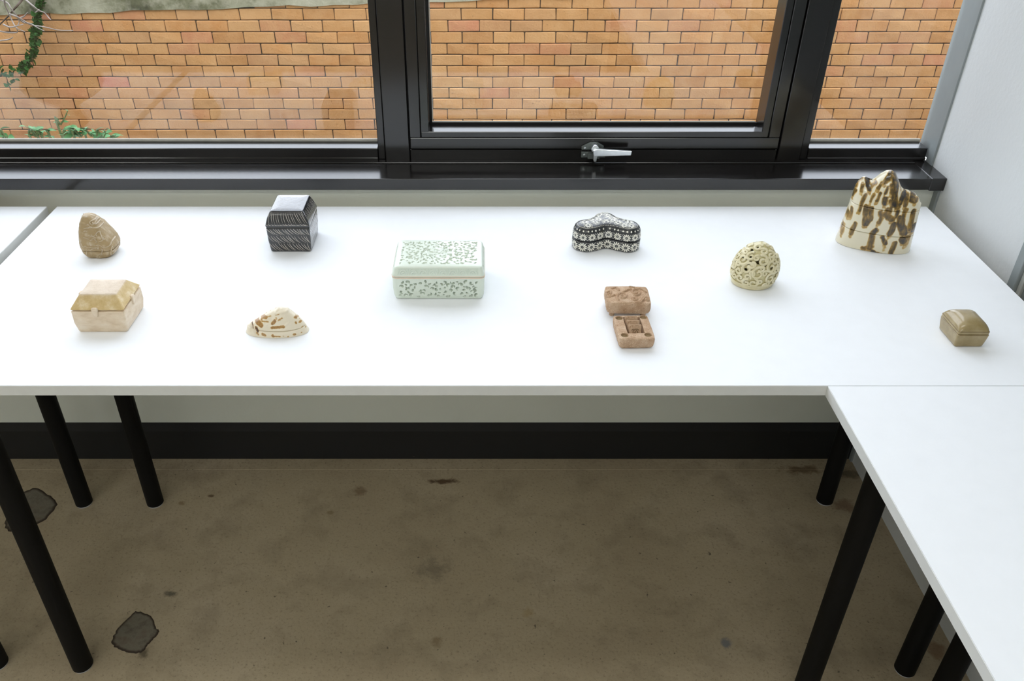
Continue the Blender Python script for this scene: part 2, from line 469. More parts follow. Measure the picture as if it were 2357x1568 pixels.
# chrome cam handle on the sash
yh = YF - .006
def prism(name, pts, y0, y1, mat, par, bev=.0006):
    bm = bmesh.new()
    vs = [bm.verts.new((x, y1, z)) for x, z in pts]
    f = bm.faces.new(vs)
    r = bmesh.ops.extrude_face_region(bm, geom=[f])
    for v in r['geom']:
        if isinstance(v, bmesh.types.BMVert): v.co.y = y0
    bmesh.ops.recalc_face_normals(bm, faces=bm.faces)
    if bev: bmesh.ops.bevel(bm, geom=bm.edges[:], offset=bev, segments=2, profile=.5, affect='EDGES')
    return under(bm_obj(name, bm, mat), par)
hd = prism('handle', [(.2375, .8310), (.2400, .8165), (.2500, .8170), (.3196, .8190), (.3203, .8285), (.2560, .8325), (.2440, .8330)], yh - .030, yh - .021, M['chrome'], w2, .0016)
tag(hd, 'chrome cam lever')
def hpart(o): 
    o.parent = hd; o.matrix_parent_inverse = Matrix.Identity(4); return o
def hprism(name, pts, y0, y1, mat, bev=.0006):
    o = prism(name, pts, y0, y1, mat, w2, bev); return hpart(o)
hprism('mounting_plate', [(.2162, .8295), (.2168, .8222), (.2635, .8222), (.2635, .8305), (.2496, .8385), (.2353, .8392)], yh - .003, yh + .001, M['plate'])
hprism('keeper_plate', [(.2172, .8155), (.2172, .8027), (.2690, .8027), (.2690, .8155)], YF - .004, YF + .001, M['plate'])
hprism('keeper_block', [(.2310, .8140), (.2310, .8018), (.2560, .8018), (.2560, .8140)], YF - .010, YF - .0035, M['plate'])
hprism('cam_tongue', [(.2395, .8190), (.2410, .8050), (.2465, .8050), (.2490, .8190)], yh - .028, yh - .012, M['chrome'], .001)
def hcyl(name, x, z, r, y0, y1, mat):
    bm = cyl_bm(r, r, 0, y1 - y0, 24, min(.0008, r * .3)); bmesh.ops.rotate(bm, cent=(0, 0, 0), matrix=Matrix.Rotation(math.pi / 2, 3, 'X'), verts=bm.verts)
    bmesh.ops.translate(bm, vec=(x, y1, z), verts=bm.verts)
    o = bm_obj(name, bm, mat, None, None, True); smooth_by_angle(o); under(o, w2); return hpart(o)
hcyl('pivot_boss', .2435, .8300, .0082, yh - .021, yh, M['chrome'])
hcyl('screw', .2235, .8262, .0026, yh - .0045, yh - .002, M['chrome'])
hcyl('screw', .2235, .8090, .0026, YF - .0055, YF - .003, M['chrome'])
hcyl('screw', .2630, .8090, .0026, YF - .0055, YF - .003, M['chrome'])

# ------------------------------------------------------------------ fill lights added on the ceiling, out of frame, to brighten the room
def m_emit(k):
    t = NT('fill_light_diffuser'); t.set(Base_Color=(.9, .9, .88, 1), Emission_Color=(.985, 1.0, .965, 1), Emission_Strength=k); return t.m
DIFF = [m_emit(FILL_LAMP), m_emit(FILL_LAMP * 2.1)]           # rows over the floor made stronger, as front fill
M['fill_body'] = plain('fill_light_tray', lin(235, 235, 232), .5, 20, .02)
for i, (x, y) in enumerate([(.20, 0.9), (-2.2, 0.9), (-.3, -1.3), (-2.2, -1.3), (-.3, -2.9), (-2.2, -2.9)]):
    lab = 'long fluorescent ceiling light above the white tables' if i < 2 else 'long fluorescent ceiling light over the open floor'
    e = tag(empty('added_fill_light', (x, y, ZC)), lab, 'ceiling light', 'fluorescent lights above the tables' if i < 2 else 'fluorescent lights over the floor')
    box('housing', -.7, .7, -.16, .16, -.06, 0, M['fill_body'], e, .004)
    box('diffuser', -.68, .68, -.14, .14, -.068, -.0605, DIFF[0 if i < 2 else 1], e)

# ================================================================== outside
YO = 6.6
ROW, PIT = .0848, .2369
Z0 = -.3817         # a mortar line
FH = 3.3  # top of the added sky blocker, sets how bright the bricks get
fc = struct(box('facade_sky_block', -25, 25, YW + .17, YW + .4, ZC, FH, M['coping']), 'upper storey facade of the building above the window')  # unseen facade pieces, added to cut the sky light on the bricks
box('sky_block_foot', -25, 25, YW + .17, YW + .4, -2.2, -.08, M['coping'], fc)
box('sky_block_side', -25, XL - .1, YW + .17, YW + .4, -.08, ZC, M['coping'], fc)
box('sky_block_side', XW + .32, 25, YW + .17, YW + .4, -.08, ZC, M['coping'], fc)
ground = struct(box('ground_outside', -25, 25, 1.9, YO + 1, -2.2, -2.0, M['soil']), 'bare soil of the light well outside the window')
bwl = box('brick_wall', -25, 25, YO + .008, YO + .5, -2.0, .62, M['mortar'])
struct(bwl, 'tall orange brick retaining wall outside the window')
def cop(x): return .100 + .0300 * (max(-9, min(8, x)) + .10)           # sloping top line of the bricks
me_list = []
rb = random.Random(3)
def brick_mesh(i, bw=PIT - .0055, bh=ROW - .0062):
    j = lambda a: rb.uniform(-a, a)
    bm = box_bm(-bw / 2, bw / 2, 0, .06, -bh / 2, bh / 2)
    for v in bm.verts:
        v.co.x += j(.003); v.co.z += j(.0022)
        if v.co.y < .01: v.co.y += j(.003)
    fe = [e for e in bm.edges if all(v.co.y < .01 for v in e.verts)] + [e for e in bm.edges if abs(e.verts[0].co.y - e.verts[1].co.y) > .04]
    bmesh.ops.bevel(bm, geom=fe, offset=.0045, segments=1, profile=.5, affect='EDGES')
    me = bpy.data.meshes.new('brick'); bm.to_mesh(me); bm.free(); me.materials.append(M['brick']); return me
bmeshes = [brick_mesh(i) for i in range(8)]
spots = []
for r in range(-19, 12):
    zc = Z0 + (r + .5) * ROW
    off = (0 if r % 2 == 0 else .5 * PIT) - .1376
    off += rb.uniform(-.012, .012)
    for k in range(-38, 30):
        xc = off + k * PIT + PIT / 2
        if not (-8.9 < xc < 6.9): continue
        if zc - ROW / 2 > cop(xc) - .01: continue
        X, Yp = px_of(xc, YO, zc)
        vis = 0 < Yp < 322 and (-20 < X < 868 or 985 < X < 1765 or 1868 < X < 2235)
        d = math.hypot(X - 1120, (Yp - 160) * 1.5)
        spots.append(((0 if vis else 1), d, xc, zc))
spots.sort()
for (v_, d_, xc, zc) in spots[:300]:
    o = bpy.data.objects.new('brick', rb.choice(bmeshes)); COL.objects.link(o)
    o.parent = bwl; o.location = (xc, YO + rb.uniform(-.003, .003), zc)
    o.rotation_euler = (0, rb.uniform(-.006, .006), 0 if rb.random() < .5 else .004)
parts = []
for (v_, d_, xc, zc) in spots[300:]:
    me = rb.choice(bmeshes); dy = rb.uniform(-.003, .003)
    parts.append(([(v.co.x + xc, v.co.y + YO + dy, v.co.z + zc) for v in me.vertices], [tuple(p.vertices) for p in me.polygons]))
V, F = join(parts)
tag(meshobj('outer_bricks', V, F, M['brick'], bwl), kind='stuff')
# sloping rendered band on top of the bricks
V = []
xs = np.linspace(-25, 25, 300)
for x in xs:
    j = .006 * math.sin(x * 7) + .005 * math.sin(x * 17 + 1)
    V += [(x, YO - .012, cop(x) + j), (x, YO - .014, .70), (x, YO + .52, .74), (x, YO + .52, cop(x))]
F = []
for i in range(len(xs) - 1):
    a, b = i * 4, i * 4 + 4
    for k in range(4): F.append((a + k, b + k, b + (k + 1) % 4, a + (k + 1) % 4)[::-1])
F += [(0, 1, 2, 3), tuple(len(V) - 4 + k for k in (3, 2, 1, 0))]
meshobj('rendered_band', V, F, M['coping'], bwl)

# bare twigs, ivy strand and shrub outside the wide window
def twig(polys, Y, mat, r0, name, label):
    e = empty(name, (0, 0, 0)); tag(e, label, 'branch')
    for i, P in enumerate(polys):
        pts = []
        for k, (x, y) in enumerate(P):
            yy = Y + .05 * math.sin(i * 2 + k * 1.3)
            X, Z = ony(x, y, yy); pts.append((X, yy, Z))
        C = catmull(pts, sub=6)
        rad = np.linspace(r0 * (1 if i < 2 else .75), r0 * .3, len(C))
        v, f = tube(C, rad, 7)
        meshobj('twig', v, f, mat, e, smooth=True)
    return e
def z8(P, s=7.84): return [(x / s, y / s) for x, y in P]
twig([z8(P) for P in (
    [(-500, -160), (-150, -60), (20, 0), (140, 60), (210, 170), (310, 300), (345, 400), (300, 480)], [(-400, -330), (0, -80), (75, 0), (90, 90), (160, 240), (230, 400), (310, 510), (450, 570)],
    [(170, 250), (300, 300), (420, 370), (520, 430), (620, 460), (760, 480), (900, 510), (1060, 545), (1320, 550)], [(300, 300), (420, 400), (560, 430), (680, 500), (800, 560)],
    [(380, 320), (440, 290), (500, 220)], [(-100, 560), (0, 565), (150, 590), (280, 590), (320, 570), (300, 520)],
    [(-120, 750), (0, 735), (120, 720), (190, 700), (232, 670)], [(60, 440), (180, 490), (300, 470), (420, 440)],
    [(470, 0), (600, 110), (700, 190), (800, 230), (880, 320), (920, 355)], [(700, 180), (640, 225)], [(300, -150), (470, 0)])],
    4.1, M['twig'], .0055, 'bare_branch', 'pale leafless branch with thin forking twigs in front of brick wall')
twig([z8([(1500, -1500), (640, -330), (400, -10), (330, 80), (250, 170), (150, 290), (20, 420), (-200, 640)])], 5.6, M['dark_twig'], .010, 'dry_stem', 'straight dark dry stem leaning behind the pale leafless branch')

def leaf_mesh(name, L, W, curl=.15, mat=None):
    V = []; n = 5
    for i in range(n + 1):
        t = i / n; wd = W * math.sin(math.pi * min(.999, max(.02, t)) ** .85); z = curl * L * (t - t * t * 1.6)
        V += [(t * L, -wd, z + .18 * wd), (t * L, 0, z), (t * L, wd, z + .18 * wd)]
    F = []
    for i in range(n):
        a = i * 3
        F += [(a, a + 3, a + 4, a + 1), (a + 1, a + 4, a + 5, a + 2)]
    me = bpy.data.meshes.new(name); me.from_pydata(V, [], F); me.materials.append(mat); me.shade_smooth(); return me
rs = random.Random(11)
# ivy strand hanging on the wall
iv = empty('ivy_strand', (0, 0, 0)); tag(iv, 'dark green ivy strand hanging down the orange brick wall', 'ivy')
path = catmull([(ony(x, y, YO - .09)[0], YO - .09, ony(x, y, YO - .09)[1]) for x, y in
                ((150, -260), (128, -150), (112, -60), (104, -20), (97, 15), (90, 40), (88, 58), (84, 80), (82, 100), (80, 118), (68, 138), (58, 152), (52, 158))], sub=10)
v, f = tube(path, .007, 6); meshobj('stem', v, f, M['dark_twig'], iv, smooth=True)
lm = leaf_mesh('leaf', .042, .018, .2, M['ivy'])
parts = []
for i, p in enumerate(path):
    wid = .014
    for k in range(5):
        R = Matrix.Rotation(rs.uniform(0, 6.28), 4, 'Y') @ Matrix.Rotation(rs.uniform(-.9, .9), 4, 'X')
        q = Vector((p[0] + rs.uniform(-wid, wid), p[1] + rs.uniform(-.05, .0), p[2] + rs.uniform(-.02, .02)))
        S = Matrix.Scale(rs.uniform(.6, 1.1), 4)
        parts.append(([tuple((Matrix.Translation(q) @ R @ S) @ v.co) for v in lm.vertices], [tuple(pl.vertices) for pl in lm.polygons]))
for (x, y) in ((12, 158), (38, 160), (38, 175), (30, 188), (36, 172), (14, 162)):
    X, Z = ony(x, y, YO - .03)
    for k in range(4):
        R = Matrix.Rotation(rs.uniform(0, 6.28), 4, 'Y') @ Matrix.Rotation(rs.uniform(-.5, .5), 4, 'X')
        q = Vector((X + rs.uniform(-.015, .015), YO - .09, Z + rs.uniform(-.02, .02)))
        parts.append(([tuple((Matrix.Translation(q) @ R) @ v.co) for v in lm.vertices], [tuple(pl.vertices) for pl in lm.polygons]))
V, F = join(parts)
tag(meshobj('leaves', V, F, M['ivy'], iv, smooth=True), kind='stuff')

# shrub tips just below the pane
sh = empty('shrub', (-1.6, 2.75, -2.0)); tag(sh, 'leafy green shrub whose tips rise outside the wide pane', 'shrub')
lmesh = [leaf_mesh('leaf', .030 * s, .0085 * s, .25, M['leaf']) for s in (.8, 1.0, 1.2)]
def shrub_stem(P, Y, n_leaf, spread=.012, up=.5, sc=1.0):
    pts = [(ony(x, y, Y)[0], Y, ony(x, y, Y)[1]) for x, y in P]
    x0, _, z0 = pts[0]
    pts = [(x0 + .1, Y + .05, -2.0), (x0 + .05, Y + .03, z0 - .6)] + pts
    C = catmull(pts, sub=8)
    v, f = tube(C, np.linspace(.006, .0015, len(C)), 6)
    o = meshobj('stem', v, f, plain('green_stem', lin(96, 110, 66), .6, 40, .15), None, smooth=True)
    under(o, sh)
    top = C[16:]
    for k in range(n_leaf):
        p = top[min(len(top) - 1, int((k + .5) / n_leaf * len(top)))]
        o = bpy.data.objects.new('leaf', rs.choice(lmesh)); COL.objects.link(o)
        under(o, sh)
        a = rs.uniform(-.5, .7) if k % 2 else math.pi - rs.uniform(-.5, .7)
        o.location = p; o.rotation_euler = (rs.uniform(-.7, .7), -rs.uniform(-.2, up), a + rs.uniform(-.8, .8)); o.scale = (sc, sc, sc)
q7 = lambda P: [(x / 7.366, 200 + y / 7.366) for x, y in P]
for P, nl in (([(90, 960), (120, 880), (140, 830)], 7), ([(560, 990), (620, 850), (560, 740), (430, 670)], 9), ([(700, 990), (720, 860), (690, 760), (620, 720)], 9),
              ([(900, 980), (860, 860), (800, 760), (770, 730)], 8), ([(1150, 990), (1200, 850), (1300, 760), (1270, 680)], 10), ([(1300, 980), (1380, 850), (1420, 740)], 9),
              ([(1500, 980), (1560, 840), (1600, 760)], 8), ([(1700, 990), (1760, 860), (1800, 760)], 8), ([(1820, 990), (1900, 870), (1960, 820)], 7), ([(1300, 960), (1250, 830), (1200, 720)], 8)):
    shrub_stem(q7(P), 2.72 + rs.uniform(-.08, .08), nl)
shrub_stem(q7([(1020, 760), (1030, 640), (1090, 540), (1150, 400)]), 2.78, 7, sc=.55)

# ================================================================== floor plugs
def plug(P, scale, org, name, dark=None):
    pts = [onz(org[0] + x / scale, org[1] + y / scale, 0) for x, y in P]
    C = catmull(pts, closed=True, sub=5)[:-1]
    cen = C.mean(0); V = []; mk = []; C = cen + (C - cen) * (1 + RNG.uniform(-.035, .035, (len(C), 1)))
    for rr, z, m in ((1.05, .0003, 1), (1.0, .0012, 1), (.95, .0014, .6), (.86, .0014, 0), (.5, .0014, 0)):
        for p in C: V.append((*(cen + (p - cen) * rr), z)); mk.append(m)
    nc = len(C); F = grid_faces(5, nc); V.append((*cen, .0014)); mk.append(0)
    F += [(len(V) - 1, 4 * nc + j, 4 * nc + (j + 1) % nc) for j in range(nc)]
    return meshobj(name, V, F, M['patch'], bpy.data.objects['floor'], smooth=True, mask=mk)
plug([(680, 850), (700, 700), (850, 480), (1020, 330), (1130, 250), (1320, 300), (1440, 420), (1480, 560), (1535, 600), (1470, 720), (1330, 860), (1240, 990), (1020, 1010), (820, 960)], 8.34, (180, 1380), 'floor_plug')
plug([(30, 760), (70, 680), (110, 620), (180, 590), (240, 620), (285, 670), (230, 740), (150, 780), (60, 800)], 2.215, (0, 860), 'floor_plug')

# ================================================================== tables
def table(x0, x1, y0, y1, legs, label, th=.0185):
    e = empty('table', ((x0 + x1) / 2, (y0 + y1) / 2, 0))
    tag(e, label, 'table', 'white tables on black tube legs')
    cx, cy = e.location.x, e.location.y
    box('top', x0 - cx, x1 - cx, y0 - cy, y1 - cy, TZ - th, TZ - .0006, M['edge_white'], e, .0006)
    box('top_laminate', x0 - cx + .0004, x1 - cx - .0004, y0 - cy + .0004, y1 - cy - .0004, TZ - .0010, TZ, M['table_white'], e)
    for (lx, ly) in legs:
        o = bm_obj('leg', cyl_bm(.02, .02, .004, TZ - th, 32), M['leg'], e, (lx - cx, ly - cy, 0)); smooth_by_angle(o)
        p = bm_obj('foot', cyl_bm(.0185, .0195, 0, .004, 32), M['foot'], o); smooth_by_angle(p)
    return e
table(-.885, .932, .998, 1.6205, [(-.800, 1.502), (-.800, 1.046), (.849, 1.510), (.849, 1.036)], 'long white table carrying the ceramic boxes below the window')
table(-2.30, -.906, .998, 1.6205, [(-.975, 1.502), (-.973, 1.050), (-2.2, 1.502), (-2.2, 1.05)], 'white table end with a narrow gap to the long table')
table(.513, .932, -.40, .9972, [(.600, .938), (.850, .932), (.600, -.33), (.850, -.33)], 'narrow white table butting against the front edge of the long table')

# ================================================================== ceramic boxes on the table
def stack(dims, n, center=(0, 0)):
    """dims: list of (z, hx, hy, corner radius) -> rings"""
    R = []
    for z, hx, hy, r in dims:
        P = rrect(hx, hy, r, n)
        R.append(np.column_stack([P[:, 0] + center[0], P[:, 1] + center[1], np.full(n, z)]))
    return np.array(R)
def interp_dims(keys, zs):
    K = np.array(keys, float)
    return [(z, *[float(np.interp(z, K[:, 0], K[:, k])) for k in (1, 2, 3)]) for z in zs]
def solid(name, R, mat, parent, smooth=True, mask=None, angle=None, cap0=True, cap1=True):
    V, F = loft(R, cap0, cap1)
    if mask is not None:
        mask = list(np.asarray(mask).reshape(-1)) + [0] * (len(V) - R.shape[0] * R.shape[1])
    o = meshobj(name, V, F, mat, parent, None, smooth, mask)
    if angle: smooth_by_angle(o, angle)
    return o
def ceramic(name, x, y, label, cat='box', rz=0):
    return tag(empty(name, (x, y, TZ), rz), label, cat)

# ---- 1. olive glazed box with a domed lid ---------------------------------------------------------
t = glaze('olive_brown_glaze', [(.3, lin(138, 119, 74)), (.5, lin(156, 137, 94)), (.7, lin(168, 150, 110))], .3, .6, 45)
M['olive'] = t.m
e = ceramic('glazed_box', .7695, 1.127, 'small glossy olive brown ceramic box with smooth domed lid')
N = 160
R = stack(interp_dims([(0, .0210, .0262, .003), (.0015, .0224, .0275, .0035), (.012, .0240, .0288, .003), (.0228, .0250, .0296, .0025), (.0236, .0242, .0288, .0025)],
                      [0, .0006, .0015, .005, .009, .013, .017, .021, .0228, .0233, .0236]), N)
solid('base', R, M['olive'], e, angle=50)
dims = [(.0242, .0232, .0278, .003), (.0247, .0245, .0291, .003), (.0285, .0248, .0294, .003), (.0292, .0243, .0289, .0035)]
for k in range(1, 15):
    a = k / 14.0 * math.pi / 2
    dims.append((.0292 + .0145 * math.sin(a), .0243 * max(.02, math.cos(a) ** .8), .0289 * max(.02, math.cos(a) ** .8), .0045 * math.cos(a) ** .8 + .012 * math.sin(a) * math.cos(a) + .0001))
solid('lid', stack(dims, N), M['olive'], e, angle=60)
for (hx, hy, z, nm) in ((.0246, .0292, .0289, 'lid_edge'), (.0248, .0294, .0228, 'rim_edge')):
    P = rrect(hx, hy, .004, 80); P = np.vstack([P, P[:1]])
    v, f = tube(np.column_stack([P, np.full(len(P), z)]), .00028, 6, caps=False)
    meshobj(nm, v, f, plain('dark_glaze_break', lin(98, 72, 44), .35, 60, .2), e, smooth=True)

# ---- 2. cream chest with lugs --------------------------------------------------------------------
t = glaze('cream_ash_glaze', [(.3, lin(212, 188, 156)), (.5, lin(226, 206, 178)), (.7, lin(234, 218, 196))], .5, .1, 40, stretch=(1, 1, 2.5), bumpd=.0016, bscale=110)
M['chest'] = t.m
t = NT('ochre_ash_glaze'); t.set(Roughness=.58, Coat_Weight=.04, Coat_Roughness=.3)
nn_ = t.noise(55, 5, .65)
t.base(t.mix(t.attr(), t.ramp(nn_, [(.3, lin(196, 166, 108)), (.5, lin(210, 184, 132)), (.68, lin(226, 208, 172))]), t.ramp(nn_, [(.3, lin(200, 180, 156)), (.7, lin(216, 200, 180))])))
t.bump(t.noise(130, 4, .6), .0014)
M['chest_lid'] = t.m
e = ceramic('hipped_chest', -.6105, 1.1815, 'cream ceramic chest with hipped lid and small clasp lugs')
N = 200
def wobble(R, a, seed):
    n = vnoise(R.reshape(-1, 3), 90, seed).reshape(R.shape[:2])[..., None]; return R + ring_normals(R) * n * a
R = stack(interp_dims([(0, .0385, .0380, .003), (.002, .0400, .0392, .0035), (.018, .0424, .0412, .003), (.0392, .0424, .0405, .0025), (.0402, .0395, .0376, .0025)],
                      [0, .001, .002, .006, .012, .018, .024,   .030, .036, .0392, .0402]), N)
solid('base', wobble(R, .0004, 1), M['chest'], e, angle=50)
R = stack([(.0414, .0385, .0365, .002), (.0420, .0418, .0398, .002), (.0432, .0424, .0402, .002), (.048, .0394, .0358, .002), (.0545, .0348, .0300, .002), (.0600, .0308, .0255, .002), (.0616, .0294, .0242, .002),
           (.0622, .0282, .0230, .002), (.0627, .0200, .0160, .002), (.0630, .0100, .0080, .002), (.0631, .0010, .0008, .0004)], N)
solid('lid', wobble(R, .0005, 2), M['chest_lid'], e, angle=35, mask=np.repeat(np.array([0, 0, 0, 0, 0, .1, .7, 1, 1, 1, 1.0])[:, None], N, 1))  # ochre slopes, paler top: pooled glaze and shading both put in the colour
for (x, y, rz) in ((-.003, -.0410, 0), (.0428, .0, math.pi / 2), (-.0440, .010, -math.pi / 2), (.003, .0412, math.pi)):
    dims = [(.0300, .0018, .0012, .001), (.0315, .0030, .0020, .0012), (.037, .0042, .0026, .0016), (.0425, .0052, .0028, .0018), (.0458, .0046, .0024, .0016), (.0470, .0024, .0012, .001)]
    o = solid('lug', stack(dims, 32), M['chest'], e); o.location = (x, y, 0); o.rotation_euler = (0, 0, rz)

# ---- 3. black box with white scratched lines ------------------------------------------------------
t = glaze('black_slip_glaze', [(.3, lin(24, 24, 26)), (.7, lin(36, 37, 41))], .2, 1.0, 40, bumpd=.0002, bscale=160)
M['black'] = t.m
M['scratch'] = plain('bare_white_clay_line', lin(214, 208, 198), .6, 60, .08)
e = ceramic('scratched_box', -.358, 1.460, 'black glazed ceramic box scratched all over with white arcs')
N = 200
kb = [(0, .0365, .0400, .003), (.002, .0382, .0415, .0035), (.025, .0400, .0438, .003), (.0505, .0404, .0446, .003), (.0520, .0396, .0438, .003)]
R = stack(interp_dims(kb, [0, .001, .002, .01, .018, .025, .034, .043, .0505, .052]), N)
base = solid('base', R, M['black'], e, angle=50)
kl = [(.0524, .0390, .0432, .003), (.0530, .0408, .0448, .003), (.0560, .0412, .0450, .003), (.070, .0365, .0412, .003), (.0800, .0312, .0372, .003), (.0815, .0300, .0360, .003), (.0820, .0285, .0345, .003), (.0824, .0180, .0220, .002), (.0825, .0010, .0010, .0005)]
lid = solid('lid', stack(kl, N), M['black'], e, angle=35)
def ribbon(pts, nrm, wd):
    P = np.asarray(pts); T = np.gradient(P, axis=0); T /= np.linalg.norm(T, axis=1, keepdims=True) + 1e-12
    S = np.cross(T, np.broadcast_to(nrm, P.shape)); S /= np.linalg.norm(S, axis=1, keepdims=True) + 1e-12
    m = len(P); wv = wd * np.sin(np.linspace(.35, math.pi - .25, m))[:, None]
    V = np.vstack([P + S * wv, P - S * wv]); F = [(i, i + 1, m + i + 1, m + i) for i in range(m - 1)]
    return V, F
def facefun(keys, side):
    K = np.array(keys, float)
    def f(u, z):                       # u in -1..1 along the face, z height
        hx = np.interp(z, K[:, 0], K[:, 1]); hy = np.interp(z, K[:, 0], K[:, 2])
        if side == 'f': return np.column_stack([u * hx, -hy - .0002, z])
        if side == 'b': return np.column_stack([-u * hx, hy + .0002, z])
        if side == 'r': return np.column_stack([hx + .0002, u * hy, z])
        return np.column_stack([-hx - .0002, -u * hy, z])
    return f
rs = random.Random(5)
NRM = {'f': (0, -1, .3), 'b': (0, 1, .3), 'r': (1, 0, .3), 'l': (-1, 0, .3)}
def arcs(keys, rows, lean, cnt, wd=.00026):
    out = []
    for sd in 'fbrl':
        f = facefun(keys, sd)
        for (zt, zb) in rows:
            for k in range(cnt):
                u0 = -.97 + 1.94 * k / cnt + rs.uniform(-.025, .025); du = lean * rs.uniform(.8, 1.2)
                if u0 + du > .98: du = .98 - u0
                s = np.linspace(0, 1, 9); zz = zt + (zb - zt) * s + rs.uniform(-.001, .001)
                uu = u0 + du * (s ** 1.6 if lean > 0 else s)
                zz = np.clip(zz, keys[1][0] + .0006, keys[-1][0] - .0006)
                out.append(ribbon(f(uu, zz), NRM[sd], wd * rs.uniform(.75, 1.25)))
    return join(out)
V, F = arcs(kb[:4], [(.0500, .0370), (.0360, .0205), (.0190, .0030)], .30, 14, .0003)
tag(meshobj('scratch_lines', V, F, M['scratch'], base), kind='stuff')
V, F = arcs(kl[1:5], [(.0785, .0600), (.0590, .0545)], .13, 15)
tag(meshobj('scratch_lines', V, F, M['scratch'], lid), kind='stuff')
out = []
for k in range(110):
    x = rs.uniform(-.026, .022); y = rs.uniform(-.032, .032); L = rs.uniform(.004, .009)
    s = np.linspace(0, 1, 5); xx = x + L * s; yy = y + L * .42 * s + .0008 * s * s
    r = np.maximum(np.abs(xx) / .0285, np.abs(yy) / .0345)
    zz = np.where(r > .63, .0820 + (1 - r) / .37 * .0004, .0824 + (1 - r / .63) * .0001) + .00014
    if r.max() < .97: out.append(ribbon(np.column_stack([xx, yy, zz]), (0, 0, 1), .00008))
V, F = join(out)
tag(meshobj('top_lines', V, F, M['scratch'], lid), kind='stuff')

# ---- 4. celadon box with pierced scrollwork -------------------------------------------------------
def commas(n, w, h, rmin, rmax, seed, pad=.004, gap=.88):
    """comma-shaped cut-outs, tapering arcs: list of polylines (x, z, half width)"""
    r = random.Random(seed); out = []; pos = []
    tries = 0
    while len(out) < n and tries < 9000:
        tries += 1
        R_ = r.uniform(rmin, rmax) * (1 if tries < 3000 else .62); x = r.uniform(-w + pad, w - pad); z = r.uniform(pad, h - pad)
        if any(math.hypot(x - a, z - b) < gap * (R_ + q) for a, b, q in pos): continue
        pos.append((x, z, R_)); a0 = r.uniform(0, 6.28); sg = r.choice((-1, 1)); sp = r.uniform(1.6, 3.4)
        rad = R_ * r.uniform(.46, .66); wd = R_ * r.uniform(.28, .42)
        P = [(x + rad * math.cos(a0 + sg * sp * k / 7), z + rad * math.sin(a0 + sg * sp * k / 7), wd * (1 - (k / 7) ** 1.2) + .00012) for k in range(8)]
        out.append(P)
    return out
def carve(X, Z, cs, soft=.0006):
    m = np.zeros(X.shape)
    for P in cs:
        a = np.array(P); x0, x1 = a[:, 0].min() - .003, a[:, 0].max() + .003; z0, z1 = a[:, 1].min() - .003, a[:, 1].max() + .003
        sel = (X > x0) & (X < x1) & (Z > z0) & (Z < z1)
        if not sel.any(): continue
        d = seg_dist(X[sel], Z[sel], P)
        m[sel] = np.maximum(m[sel], 1 - sstep(-soft * .5, soft * .5, d))
    return m
t = glaze('celadon_glaze', [(0, lin(221, 230, 216)), (.6, lin(206, 219, 204)), (1, lin(176, 194, 178))], .34, .2, attr=True)  # ramp darkens the carved pits: pooled glaze with painted-in shade
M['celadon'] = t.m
M['bare_rim'] = plain('bare_clay_rim', lin(232, 214, 194), .6, 60, .04)
e = ceramic('pierced_box', -.0715, 1.298, 'pale celadon ceramic box with pierced scrollwork lid and sides')
N = 880
kb = [(0, .0735, .0500, .006), (.0015, .0752, .0518, .007), (.008, .0772, .0538, .008), (.022, .0782, .0548, .008), (.0420, .0786, .0552, .008), (.0432, .0778, .0544, .008)]
zs = np.concatenate([[0, .0007, .0015], np.linspace(.0025, .0415, 62), [.042, .0427, .0432]])
R = stack(interp_dims(kb, zs), N); nrm = ring_normals(R)
X, Y, Z = R[..., 0], R[..., 1], R[..., 2]
mask = np.zeros(X.shape)
cf = commas(105, .070, .034, .0040, .0058, 21, .003); cf2 = commas(105, .070, .034, .0040, .0058, 22, .003)
cs1 = commas(70, .047, .034, .0040, .0058, 23, .003); cs2 = commas(70, .047, .034, .0040, .0058, 24, .003)
for side, cs in ((Y < -.045, cf), (Y > .045, cf2)):
    mask = np.where(side & (np.abs(X) < .0715), np.maximum(mask, carve(X, Z - .0045, cs)), mask)
for side, cs in ((X < -.066, cs1), (X > .066, cs2)):
    mask = np.where(side & (np.abs(Y) < .047), np.maximum(mask, carve(Y, Z - .0045, cs)), mask)
R2 = R - nrm * (mask * .0065)[..., None]
base = solid('base', R2, M['celadon'], e, mask=mask * .15)  # pits tinted darker, part glaze, part shade in the colour
P = rrect(.0784, .0550, .008, 200); P = np.vstack([P, P[:1]])
v, f = tube(np.column_stack([P, np.full(len(P), .0424)]), .0009, 8, caps=False)
meshobj('rim', v, f, M['bare_rim'], base, smooth=True)
# lid: sloping carved border
kl = [(.0440, .0770, .0536, .008), (.0446, .0788, .0554, .008), (.0470, .0788, .0554, .008), (.0490, .0778, .0545, .008), (.0585, .0750, .0513, .008), (.0600, .0740, .0503, .008), (.0612, .0724, .0488, .008), (.0620, .0702, .0468, .008), (.0624, .0680, .0446, .008)]
zs = np.concatenate([[.0440, .0446, .046, .047, .048], np.linspace(.049, .0585, 24), np.linspace(.0590, .0612, 7), [.0616, .0620, .0622, .0624]])
R = stack(interp_dims(kl, zs), N); nrm = ring_normals(R)
X, Y, Z = R[..., 0], R[..., 1], R[..., 2]
fr = np.abs(Y) / .0545 > np.abs(X) / .0780
U = np.where(fr, X, Y); lim = np.where(fr, .068, .044)
ph = (U / .0168) % 1.0 - .5
arch = np.abs(np.hypot(ph * .0168, (Z - .0500)) - .0062)
arch2 = np.abs(np.hypot(ph * .0168, (Z - .0500)) - .0028)
ray_ = np.abs((U / .0042) % 1 - .5)
